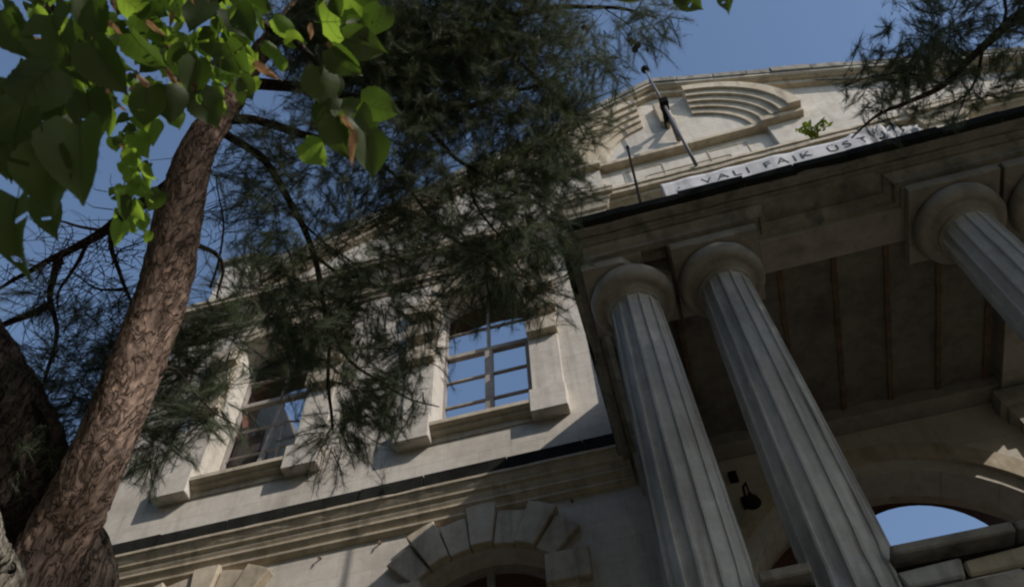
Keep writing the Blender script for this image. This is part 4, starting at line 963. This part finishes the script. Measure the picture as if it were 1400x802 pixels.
leaf((-0.965, 0.662, 1.716), 32, 1.9, -80, 'b')
leaf((-1.016, 0.687, 1.693), 34, 1.9, -95, 'b')
leaf((-0.970, 0.622, 1.741), 30, 1.9, -110, 'n')
leaf((-1.030, 0.518, 1.919), 34, 2.0, -90, 'n')
leaf((-0.880, 0.546, 1.921), 30, 2.0, -70, 'b')
leaf((-0.925, 0.531, 1.924), 22, 2.0, -90, 'n')
leaf((-0.617, 0.469, 2.126), 44, 2.1, -40, 'n')
leaf((-0.598, 0.498, 2.110), 30, 2.1, -20, 'b')
leaf((-0.655, 0.505, 2.098), 36, 2.1, -35, 'n')
leaf((-0.679, 0.430, 2.143), 38, 2.1, -45, 'n')
leaf((-1.079, 0.388, 1.996), 30, 2.0, -100, 'b')
leaf((-0.971, 0.340, 1.682), 40, 1.7, -60, 'b')
leaf((-1.034, 0.305, 2.055), 26, 2.0, -90, 'b')
leaf((-0.646, 0.538, 2.078), 22, 2.1, -80, 'b')
leaf((0.363, 0.703, 2.229), 42, 2.2, -30, 'd')
leaf((0.341, 0.681, 2.240), 40, 2.2, -60, 'd')
leaf((0.212, 0.628, 2.136), 55, 2.1, -10, 'd')
leaf((0.428, 0.690, 2.126), 36, 2.1, -60, 'd')
leaf((-0.986, 0.393, 1.886), 34, 1.9, -60, 't')
leaf((-0.874, 0.450, 1.864), 44, 1.9, -45, 't')
leaf((-0.897, 0.455, 1.857), 34, 1.9, -25, 't')
leaf((-0.794, 0.461, 1.868), 34, 1.9, -15, 't')
leaf((-0.834, 0.359, 2.047), 30, 2.0, -100, 't')
leaf((-1.076, 0.313, 1.924), 30, 1.9, -30, 't')
leaf((-0.559, 0.493, 2.119), 26, 2.1, -90, 't')
leaf((-0.442, 0.615, 1.638), 48, 1.75, -100, 't')
leaf((-0.439, 0.578, 1.662), 30, 1.75, -60, 't')
leaf((-0.494, 0.516, 1.993), 30, 2.0, -60, 't')
leaf((-0.652, 0.517, 1.971), 44, 2.0, -40, 't')
leaf((-0.964, 0.365, 1.548), 40, 1.6, -40, 't')
leaf((-1.011, 0.574, 1.886), 20, 2.0, -60, 't')
leaf((-0.856, 0.404, 2.016), 26, 2.0, -90, 't')
leaf((-1.106, 0.230, 2.081), 41, 1.99, -74, 'd')
leaf((-1.395, 0.551, 2.374), 50, 2.44, -119, 'd')
leaf((-1.518, 0.298, 2.639), 22, 2.54, -107, 'n')
leaf((-1.088, 0.461, 1.960), 19, 2.01, -43, 'n')
leaf((-1.039, 0.425, 2.336), 29, 2.30, -117, 'b')
leaf((-0.834, 0.394, 2.407), 48, 2.32, -83, 'd')
leaf((-0.698, 0.466, 1.937), 55, 1.95, -66, 'd')
leaf((-1.289, 0.528, 2.618), 20, 2.62, -78, 'n')
leaf((-1.232, 0.460, 2.275), 41, 2.29, -117, 'b')
leaf((-0.755, 0.495, 2.198), 18, 2.19, -35, 'b')
leaf((-1.221, 0.439, 2.170), 26, 2.19, -63, 'n')
leaf((-1.066, 0.476, 2.311), 31, 2.31, -131, 'b')
leaf((-0.929, 0.571, 2.652), 39, 2.63, -105, 'd')
leaf((-1.335, 0.320, 2.734), 38, 2.61, -119, 'b')
leaf((-1.182, 0.373, 2.600), 35, 2.51, -104, 'd')
leaf((-1.538, 0.491, 2.608), 44, 2.62, -123, 'd')
leaf((-0.865, 0.373, 2.010), 37, 1.98, -130, 'd')
leaf((-1.272, 0.384, 2.319), 40, 2.29, -122, 'n')
leaf((-0.990, 0.389, 2.437), 27, 2.36, -51, 'b')
leaf((-0.995, 0.470, 1.894), 30, 1.95, -66, 'n')
leaf((-0.750, 0.506, 2.012), 32, 2.04, -24, 'n')
leaf((-1.157, 0.363, 2.634), 37, 2.53, -94, 'd')
leaf((-1.388, 0.458, 2.482), 29, 2.48, -54, 'n')
leaf((-0.892, 0.347, 1.975), 31, 1.94, -127, 'd')
leaf((-1.314, 0.307, 2.685), 46, 2.56, -77, 'd')
leaf((-0.704, 0.509, 2.041), 35, 2.06, -112, 'n')
leaf((-0.975, 0.460, 2.131), 37, 2.14, -130, 'd')
leaf((-1.200, 0.521, 2.300), 25, 2.34, -23, 'n')
leaf((-1.284, 0.563, 2.537), 25, 2.57, -97, 'd')
leaf((-0.966, 0.640, 2.650), 27, 2.67, -38, 'b')
leaf((-1.151, 0.362, 2.385), 40, 2.32, -57, 'n')
leaf((-1.138, 0.453, 2.292), 28, 2.29, -77, 'n')
leaf((-0.977, 0.515, 2.752), 39, 2.69, -46, 'n')
leaf((-0.990, 0.513, 2.286), 37, 2.30, -107, 'd')
leaf((-0.888, 0.523, 2.533), 50, 2.50, -110, 'd')
leaf((-0.749, 0.431, 1.989), 30, 1.98, -127, 'b')
leaf((-1.392, 0.324, 2.627), 40, 2.53, -124, 'b')
leaf((-1.062, 0.547, 2.422), 29, 2.44, -106, 'b')
leaf((-1.082, 0.395, 2.624), 20, 2.53, -40, 'n')
leaf((-1.142, 0.259, 2.165), 20, 2.08, -136, 'n')
leaf((-0.978, 0.474, 2.695), 20, 2.62, -30, 'd')
leaf((-1.058, 0.482, 2.512), 22, 2.48, -132, 'b')
leaf((-0.863, 0.300, 2.069), 36, 1.99, -134, 'b')
leaf((-0.956, 0.456, 2.136), 33, 2.14, -111, 'b')
leaf((-1.170, 0.397, 2.742), 55, 2.64, -124, 'd')
leaf((-1.223, 0.422, 2.504), 29, 2.46, -86, 'n')
leaf((-1.064, 0.468, 2.687), 32, 2.62, -29, 'b')
leaf((-1.062, 0.640, 2.458), 36, 2.52, -118, 'b')
leaf((-1.209, 0.489, 2.271), 38, 2.30, -23, 'n')
leaf((-1.021, 0.537, 2.159), 44, 2.21, -124, 'd')
leaf((-1.007, 0.417, 2.226), 31, 2.20, -27, 'd')
leaf((-0.953, 0.380, 1.910), 51, 1.91, -41, 'd')
leaf((-1.152, 0.546, 2.363), 28, 2.40, -24, 'n')
leaf((-1.255, 0.497, 2.128), 35, 2.19, -22, 'b')
leaf((-1.149, 0.308, 2.145), 22, 2.09, -96, 'n')
leaf((-1.195, 0.402, 2.496), 36, 2.44, -52, 'b')
leaf((-0.734, 0.490, 2.085), 31, 2.09, -97, 'd')
leaf((-0.943, 0.366, 1.932), 24, 1.92, -87, 'n')
leaf((-1.333, 0.508, 2.589), 25, 2.59, -86, 'b')
leaf((-1.132, 0.530, 2.710), 21, 2.68, -127, 'b')
leaf((-0.951, 0.525, 2.331), 27, 2.34, -55, 'd')
leaf((-1.279, 0.320, 2.526), 44, 2.43, -103, 'd')
leaf((-1.074, 0.304, 2.038), 23, 1.99, -136, 'n')
leaf((-0.974, 0.438, 2.563), 48, 2.49, -71, 'd')
leaf((-0.798, 0.298, 2.056), 26, 1.97, -112, 'b')
leaf((-0.864, 0.569, 2.255), 30, 2.29, -22, 'b')
leaf((-0.809, 0.481, 1.925), 30, 1.96, -61, 'b')
leaf((-0.762, 0.457, 1.923), 28, 1.94, -91, 'b')
leaf((-1.059, 0.635, 2.390), 30, 2.46, -113, 'n')
leaf((-0.938, 0.399, 1.912), 25, 1.92, -45, 'b')
leaf((-0.996, 0.556, 2.401), 50, 2.42, -36, 'd')
leaf((-1.009, 0.545, 2.657), 24, 2.63, -88, 'b')
leaf((-0.951, 0.650, 2.562), 40, 2.60, -24, 'b')
leaf((-0.932, 0.458, 2.174), 43, 2.17, -26, 'd')
leaf((-0.938, 0.499, 2.015), 32, 2.06, -57, 'n')
leaf((-0.903, 0.357, 2.147), 21, 2.09, -69, 'b')
leaf((-0.763, 0.517, 1.944), 25, 1.99, -59, 'n')
leaf((-0.841, 0.605, 2.295), 42, 2.34, -34, 'd')
leaf((-0.751, 0.440, 2.365), 33, 2.30, -95, 'n')
leaf((-1.043, 0.444, 2.275), 31, 2.26, -130, 'd')
leaf((-1.251, 0.290, 2.286), 38, 2.21, -102, 'd')
leaf((-1.187, 0.409, 2.744), 25, 2.65, -33, 'n')
leaf((-1.343, 0.452, 2.313), 52, 2.33, -60, 'd')
leaf((-0.946, 0.476, 2.340), 41, 2.32, -35, 'b')
leaf((-1.051, 0.616, 2.403), 30, 2.46, -30, 'b')
leaf((-0.927, 0.486, 2.360), 21, 2.34, -104, 'b')
leaf((-0.979, 0.578, 2.413), 31, 2.44, -67, 'b')
leaf((-1.196, 0.494, 2.246), 41, 2.28, -106, 'n')
leaf((-0.734, 0.475, 2.142), 46, 2.13, -118, 'd')
leaf((-1.138, 0.260, 2.177), 26, 2.09, -117, 'b')
leaf((-1.190, 0.372, 2.361), 21, 2.31, -71, 'b')
leaf((-0.857, 0.380, 2.007), 40, 1.98, -35, 'b')
leaf((-0.944, 0.357, 2.034), 31, 2.00, -86, 'd')
leaf((-1.095, 0.395, 2.228), 21, 2.20, -26, 'b')
leaf((-0.971, 0.517, 2.239), 22, 2.26, -107, 'n')
leaf((-1.028, 0.478, 2.327), 35, 2.32, -42, 'd')
leaf((-1.206, 0.546, 2.295), 43, 2.35, -37, 'd')
leaf((-0.886, 0.527, 2.673), 45, 2.62, -113, 'd')
leaf((-0.832, 0.418, 2.404), 39, 2.33, -129, 'd')
leaf((-0.955, 0.585, 2.233), 28, 2.29, -112, 'b')
leaf((-0.799, 0.405, 2.441), 20, 2.35, -65, 'n')
leaf((-1.002, 0.462, 2.460), 27, 2.42, -119, 'n')
leaf((-1.397, 0.385, 2.528), 18, 2.48, -128, 'b')
leaf((-1.353, 0.490, 2.407), 37, 2.43, -97, 'd')
leaf((-1.213, 0.429, 2.094), 43, 2.12, -65, 'd')
leaf((-1.072, 0.353, 2.377), 26, 2.30, -113, 'b')
leaf((-1.140, 0.291, 2.085), 36, 2.03, -66, 'b')
leaf((-0.694, 0.494, 2.016), 35, 2.03, -57, 'n')
leaf((-0.818, 0.330, 2.235), 37, 2.14, -123, 'b')
leaf((-0.842, 0.543, 2.311), 19, 2.32, -67, 'n')
leaf((-1.310, 0.458, 2.732), 26, 2.68, -104, 'b')
leaf((-0.868, 0.451, 2.594), 35, 2.51, -34, 'b')
leaf((-1.000, 0.472, 2.382), 24, 2.36, -60, 'b')
leaf((-0.848, 0.473, 2.414), 18, 2.37, -57, 'b')
leaf((-0.716, 0.553, 2.011), 32, 2.06, -138, 'n')
leaf((-1.387, 0.440, 2.338), 38, 2.35, -64, 'b')
leaf((-0.827, 0.448, 2.158), 29, 2.14, -53, 'b')
leaf((-0.967, 0.542, 2.545), 38, 2.53, -39, 'b')
leaf((-1.081, 0.442, 2.474), 27, 2.43, -25, 'b')
leaf((-0.773, 0.489, 2.008), 24, 2.03, -90, 'n')
leaf((-1.088, 0.365, 2.116), 52, 2.09, -93, 'd')
leaf((-1.218, 0.417, 2.388), 24, 2.36, -119, 'd')
leaf((-0.687, 0.522, 1.903), 35, 1.95, -60, 'd')
leaf((-1.025, 0.389, 2.134), 33, 2.11, -136, 'd')
leaf((-0.915, 0.372, 2.410), 35, 2.32, -47, 'b')
leaf((-0.822, 0.432, 1.930), 46, 1.94, -127, 'd')
leaf((-1.222, 0.487, 2.343), 39, 2.36, -35, 'n')
leaf((-0.933, 0.374, 2.347), 52, 2.27, -96, 'd')
leaf((-1.138, 0.725, 2.094), 21, 2.27, -91, 'n')
leaf((-0.965, 0.551, 1.894), 15, 1.99, -117, 'n')
leaf((-1.112, 0.626, 2.137), 30, 2.25, -91, 'd')
leaf((-0.915, 0.457, 1.866), 29, 1.91, -117, 'n')
leaf((-1.141, 0.744, 1.927), 26, 2.14, -118, 'n')
leaf((-1.065, 0.630, 1.986), 30, 2.12, -106, 'b')
leaf((-0.995, 0.544, 1.895), 23, 1.99, -133, 'd')
leaf((-0.958, 0.524, 1.865), 15, 1.95, -33, 'd')
leaf((-1.071, 0.755, 2.000), 17, 2.20, -38, 'b')
leaf((-1.067, 0.673, 1.874), 30, 2.05, -59, 'd')
leaf((-1.035, 0.562, 1.902), 22, 2.01, -86, 'd')
leaf((-1.096, 0.729, 1.954), 19, 2.15, -30, 'd')
leaf((-1.009, 0.716, 1.783), 26, 1.99, -81, 'b')
leaf((-1.097, 0.630, 2.137), 20, 2.25, -104, 'b')
leaf((-0.951, 0.570, 1.860), 20, 1.97, -92, 'd')
leaf((-1.087, 0.647, 2.163), 14, 2.28, -57, 'b')
leaf((-1.054, 0.694, 1.803), 18, 2.00, -86, 'd')
leaf((-1.046, 0.718, 1.813), 28, 2.02, -66, 'n')
leaf((-0.976, 0.513, 2.025), 30, 2.08, -39, 'b')
leaf((-1.005, 0.574, 1.898), 16, 2.01, -136, 'n')
leaf((-1.074, 0.741, 1.854), 21, 2.07, -135, 'n')
leaf((-0.984, 0.529, 2.098), 32, 2.15, -124, 'n')
leaf((-1.116, 0.674, 2.082), 19, 2.23, -71, 'n')
leaf((-1.026, 0.586, 1.947), 29, 2.06, -118, 'n')
leaf((-1.038, 0.630, 1.942), 26, 2.08, -21, 'n')
leaf((-1.078, 0.584, 2.157), 32, 2.24, -102, 'n')
leaf((-1.053, 0.595, 2.117), 33, 2.21, -43, 'n')
leaf((-1.121, 0.766, 1.999), 26, 2.21, -129, 'd')
leaf((-1.135, 0.756, 2.087), 27, 2.28, -26, 'n')
leaf((-1.013, 0.636, 1.917), 25, 2.06, -137, 'd')
leaf((-1.160, 0.636, 2.184), 19, 2.30, -85, 'n')
leaf((-0.995, 0.526, 2.026), 15, 2.09, -21, 'b')
leaf((-1.145, 0.641, 2.159), 17, 2.28, -57, 'n')
leaf((-1.090, 0.764, 1.884), 16, 2.11, -46, 'n')
leaf((-0.955, 0.673, 1.782), 33, 1.96, -118, 'd')
leaf((-1.050, 0.576, 2.142), 27, 2.22, -73, 'n')
leaf((-1.018, 0.524, 2.072), 15, 2.13, -81, 'd')
leaf((-1.093, 0.657, 1.989), 26, 2.14, -65, 'n')
leaf((-1.043, 0.681, 1.980), 33, 2.14, -102, 'n')
leaf((-1.099, 0.765, 1.883), 16, 2.11, -31, 'n')
leaf((-1.094, 0.814, 1.924), 18, 2.17, -123, 'b')
leaf((-1.088, 0.613, 2.209), 25, 2.30, -29, 'd')
leaf((-0.982, 0.634, 1.863), 32, 2.01, -45, 'n')
leaf((-1.025, 0.641, 1.805), 23, 1.97, -90, 'b')
leaf((-1.190, 0.478, 1.779), 56, 1.88, -109, 'd')
leaf((-1.049, 0.402, 1.488), 59, 1.58, -44, 'd')
leaf((-1.049, 0.481, 1.749), 55, 1.84, -60, 'd')
leaf((-0.929, 0.436, 1.578), 58, 1.66, -87, 'd')
leaf((-0.956, 0.376, 1.625), 74, 1.67, -111, 'd')
leaf((-0.978, 0.354, 1.636), 70, 1.67, -120, 'd')
leaf((-1.010, 0.383, 1.434), 69, 1.52, -44, 'd')
leaf((-0.949, 0.421, 1.490), 74, 1.58, -70, 'd')
leaf((-1.167, 0.451, 1.800), 60, 1.88, -130, 'd')
leaf((-0.869, 0.293, 1.404), 56, 1.43, -60, 'd')
leaf((-0.955, 0.508, 1.421), 67, 1.57, -78, 'd')
leaf((-1.220, 0.457, 1.788), 54, 1.88, -73, 'd')
leaf((-1.180, 0.477, 1.734), 56, 1.84, -72, 'd')
leaf((-0.996, 0.476, 1.568), 55, 1.68, -55, 'd')
leaf((-0.441, 0.419, 1.955), 33, 1.91, -72, 'd')
leaf((-0.569, 0.706, 2.076), 42, 2.18, -34, 'd')
leaf((-0.483, 0.642, 1.866), 25, 1.96, -122, 'd')
leaf((-0.568, 0.672, 1.799), 47, 1.93, -44, 'b')
leaf((-0.532, 0.600, 1.994), 43, 2.05, -86, 'd')
leaf((-0.596, 0.699, 2.065), 37, 2.17, -82, 'd')
leaf((-0.497, 0.746, 2.084), 31, 2.20, -66, 'd')
leaf((-0.488, 0.706, 1.896), 32, 2.02, -76, 'd')
leaf((-0.559, 0.654, 1.968), 30, 2.06, -74, 'd')
leaf((-0.434, 0.496, 2.122), 30, 2.09, -133, 'b')
leaf((-0.376, 0.489, 2.014), 47, 1.99, -110, 'd')
leaf((-0.610, 0.641, 2.244), 44, 2.29, -137, 'd')
leaf((-0.399, 0.469, 2.048), 43, 2.01, -62, 'd')
leaf((-0.538, 0.478, 2.226), 32, 2.18, -112, 'd')
leaf((-0.536, 0.792, 2.037), 27, 2.19, -71, 'd')
leaf((-0.396, 0.477, 1.924), 45, 1.91, -69, 'd')
leaf((-0.417, 0.487, 1.963), 43, 1.95, -38, 'd')
leaf((-0.511, 0.737, 2.064), 37, 2.18, -67, 'd')
leaf((-1.037, 0.363, 2.196), 31, 2.15, -21, 't')
leaf((-1.001, 0.438, 2.201), 34, 2.19, -63, 't')
leaf((-0.795, 0.435, 1.812), 37, 1.84, -55, 't')
leaf((-0.904, 0.331, 1.912), 25, 1.88, -60, 't')
leaf((-0.806, 0.494, 1.929), 38, 1.97, -91, 't')
leaf((-1.037, 0.480, 1.978), 36, 2.03, -82, 't')
leaf((-0.790, 0.494, 1.847), 34, 1.90, -95, 't')
leaf((-1.002, 0.426, 2.029), 31, 2.04, -47, 't')
leaf((-0.996, 0.426, 2.042), 31, 2.05, -39, 't')
leaf((-1.059, 0.320, 2.113), 39, 2.06, -87, 't')
leaf((-1.115, 0.392, 2.059), 24, 2.06, -81, 't')
leaf((-0.804, 0.337, 1.862), 31, 1.83, -47, 't')
leaf((-0.813, 0.484, 2.185), 41, 2.18, -56, 't')
leaf((-1.049, 0.387, 1.964), 39, 1.97, -77, 't')
leaf((-1.117, 0.462, 2.158), 26, 2.18, -131, 'd')
leaf((-1.048, 0.523, 2.045), 15, 2.11, -38, 't')
leaf((-1.168, 0.530, 2.179), 16, 2.24, -68, 'b')
leaf((-1.003, 0.409, 1.969), 16, 1.98, -159, 'n')
leaf((-0.703, 0.436, 2.183), 18, 2.14, -116, 'n')
leaf((-1.162, 0.515, 2.321), 20, 2.35, -137, 'b')
leaf((-0.925, 0.546, 2.250), 22, 2.28, -139, 'b')
leaf((-0.925, 0.453, 2.118), 21, 2.12, -106, 'd')
leaf((-0.802, 0.549, 2.037), 20, 2.09, -82, 'd')
leaf((-1.028, 0.322, 2.224), 19, 2.15, -75, 't')
leaf((-0.681, 0.313, 1.918), 25, 1.85, -96, 't')
leaf((-1.013, 0.431, 2.240), 19, 2.22, -137, 't')
leaf((-1.078, 0.540, 2.161), 19, 2.22, -22, 'b')
leaf((-0.769, 0.484, 2.203), 23, 2.19, -92, 'n')
leaf((-0.946, 0.470, 2.152), 13, 2.16, -119, 'd')
leaf((-0.890, 0.507, 2.304), 25, 2.30, -33, 'n')
leaf((-1.010, 0.476, 1.924), 23, 1.98, -151, 'd')
leaf((-0.883, 0.625, 2.241), 16, 2.31, -136, 't')
leaf((-1.179, 0.572, 2.198), 23, 2.28, -139, 'n')
leaf((-0.952, 0.418, 1.945), 14, 1.96, -104, 'b')
leaf((-1.233, 0.499, 2.381), 23, 2.40, -158, 'n')
leaf((-0.668, 0.511, 1.793), 19, 1.85, -115, 'd')
leaf((-1.089, 0.512, 2.285), 14, 2.31, -26, 'd')
leaf((-0.962, 0.439, 1.895), 21, 1.93, -148, 'n')
leaf((-0.920, 0.490, 1.975), 14, 2.02, -74, 't')
leaf((-0.904, 0.477, 2.213), 25, 2.21, -87, 'n')
leaf((-1.043, 0.369, 1.917), 22, 1.92, -147, 'b')
leaf((-0.782, 0.404, 1.966), 17, 1.95, -138, 'd')
leaf((-0.772, 0.322, 2.044), 23, 1.97, -76, 't')
leaf((-0.866, 0.531, 2.052), 15, 2.10, -121, 'n')
leaf((-1.025, 0.319, 2.250), 20, 2.17, -113, 'd')
leaf((-0.713, 0.460, 2.214), 16, 2.18, -77, 'd')
leaf((-0.661, 0.345, 2.008), 27, 1.94, -94, 'b')
leaf((-0.800, 0.581, 2.005), 22, 2.08, -42, 'n')
leaf((-0.724, 0.450, 1.956), 18, 1.96, -112, 'n')
leaf((-1.093, 0.496, 2.068), 23, 2.12, -17, 't')
leaf((-1.058, 0.352, 2.439), 22, 2.35, -137, 'd')
leaf((-1.105, 0.373, 2.109), 27, 2.09, -18, 'd')
leaf((-0.634, 0.349, 1.865), 18, 1.82, -114, 'n')
leaf((-0.742, 0.529, 1.856), 24, 1.92, -66, 'b')
leaf((-1.158, 0.479, 2.165), 14, 2.20, -44, 'b')
leaf((-1.013, 0.474, 2.081), 18, 2.11, -67, 'n')
leaf((-0.729, 0.424, 2.080), 18, 2.05, -31, 'n')
leaf((-0.721, 0.391, 1.970), 20, 1.94, -115, 'd')
leaf((-0.989, 0.306, 2.072), 23, 2.01, -119, 'n')
leaf((-0.865, 0.500, 2.431), 23, 2.40, -123, 'd')
leaf((-0.923, 0.644, 2.223), 21, 2.31, -103, 'n')
leaf((-0.822, 0.464, 2.185), 19, 2.17, -52, 'd')
leaf((-0.829, 0.520, 2.399), 16, 2.38, -52, 'n')
leaf((-0.842, 0.521, 2.241), 23, 2.25, -147, 'd')
leaf((-1.103, 0.437, 2.020), 24, 2.05, -52, 'b')
leaf((-0.839, 0.390, 1.991), 22, 1.97, -154, 'n')
leaf((-1.310, 0.530, 2.315), 18, 2.37, -143, 'b')
leaf((-0.724, 0.504, 1.898), 14, 1.94, -117, 't')
leaf((-0.709, 0.445, 1.997), 19, 1.99, -34, 'd')
leaf((-1.136, 0.527, 2.149), 24, 2.21, -71, 'd')
leaf((-0.773, 0.329, 1.931), 13, 1.88, -98, 'd')
leaf((-0.888, 0.440, 2.048), 16, 2.05, -125, 'n')
leaf((-1.203, 0.463, 2.313), 21, 2.32, -81, 'd')
leaf((-0.756, 0.486, 1.797), 14, 1.85, -77, 'n')
leaf((-1.112, 0.339, 2.417), 17, 2.33, -55, 't')
leaf((-0.949, 0.440, 1.956), 13, 1.98, -117, 'd')
leaf((-0.985, 0.509, 1.895), 19, 1.97, -147, 'd')
leaf((-1.094, 0.443, 2.197), 17, 2.20, -109, 'b')
leaf((-0.895, 0.345, 2.263), 24, 2.18, -99, 'n')
leaf((-0.809, 0.504, 2.209), 22, 2.21, -152, 'd')
leaf((-0.712, 0.442, 1.867), 16, 1.88, -46, 'd')
leaf((-0.897, 0.412, 2.017), 15, 2.01, -102, 'd')
leaf((-0.686, 0.475, 2.017), 20, 2.02, -56, 'n')
leaf((-0.863, 0.493, 1.993), 19, 2.03, -137, 'b')
# unseen linden foliage; the lower cloud is added to shade the near leaves
def keepf(c):
    f_ = c @ np.array(FW); x_ = c @ np.array(RT) / np.maximum(f_, .01); y_ = c @ np.array(UP) / np.maximum(f_, .01)
    return (f_ < .05) | (np.abs(x_) > .66) | (np.abs(y_) > .40)
leaf_crown(lime, (-1.1, -1.3, 4.0), (1.2, .9, .9), 420, .07, keep=keepf)
leaf_crown(lime, (0.0, -.1, 1.85), (.55, .4, .36), 900, .045, keep=keepf)  # unseen leaf cloud, added to keep sun off the near leaves

# ---- weed on the cornice ledge
wd = link('weed', None, None, (2.457, 4.470, 8.587)); tag(wd, 'bright yellow green weed sprouting from the ledge above the white banner', 'plant')
rw = random.Random(9)
for k in range(16):
    c0 = Vector(WL[wd.name]); tip = c0 + Vector((rw.uniform(-.16, .22), rw.uniform(-.12, -.02), rw.uniform(.03, .2)))
    bm = bmesh.new(); tube(bm, smoothpath([c0 + Vector((rw.uniform(-.05, .05), 0, -.06)), (c0 + tip) / 2 + Vector((0, 0, .05)), tip], [.006, .005, .003], 3)[0], [.006] * 7, 4); ob('stem', bm, M['weed'], wd)
    for j in range(3):
        s = rw.uniform(.05, .09); o = link('leaf', LM['w'][0], wd, tip - (tip - c0) * .22 * j); o.scale = (s, s, s); o.rotation_euler = (rw.uniform(-1, 1), rw.uniform(-1, 1), rw.uniform(0, 6.28))

# ---- unseen trees added around the camera to block sky light
for (x, y, h, r) in ((-17, -3, 17, 4.5), (-11, -6.5, 18, 4.5), (-5.5, -5, 20, 4.2), (0, -5.5, 19, 3.7), (-14, 4, 13, 3.2), (10, -15, 17, 4.5), (27, -3, 17, 5), (28, 8, 18, 5)):
    lab = {-17: 'large unseen tree added at the far left to block sky light', -11: 'large unseen tree added left of the viewer to block sky light', -5.5: 'unseen tree added behind the viewer to the left to block sky light', 0: 'unseen tree added straight behind the viewer to block sky light', -14: 'smaller unseen tree added beyond the left end of the mansion to block sky light', 10: 'unseen tree added behind the viewer to the right to block sky light', 27: 'unseen tree added far to the right of the viewer to block sky light', 28: 'unseen tree added off the right end of the mansion to block sky light'}[x]
    t = link('sky_screen_tree', None, None, (x, y, -1.6)); tag(t, lab, 'tree', 'unseen trees added to block sky light')
    link('trunk', trunk_mesh('trunk', [(x, y, -1.7), (x + .1, y, h * .3), (x, y + .1, h * .7)], [.35, .28, .12], M['bark_grey'], 3, 16, 0.02, x), t)
    leaf_crown(t, (x, y, h * .55), (r, r * .9, h * .45), 9000, .24)
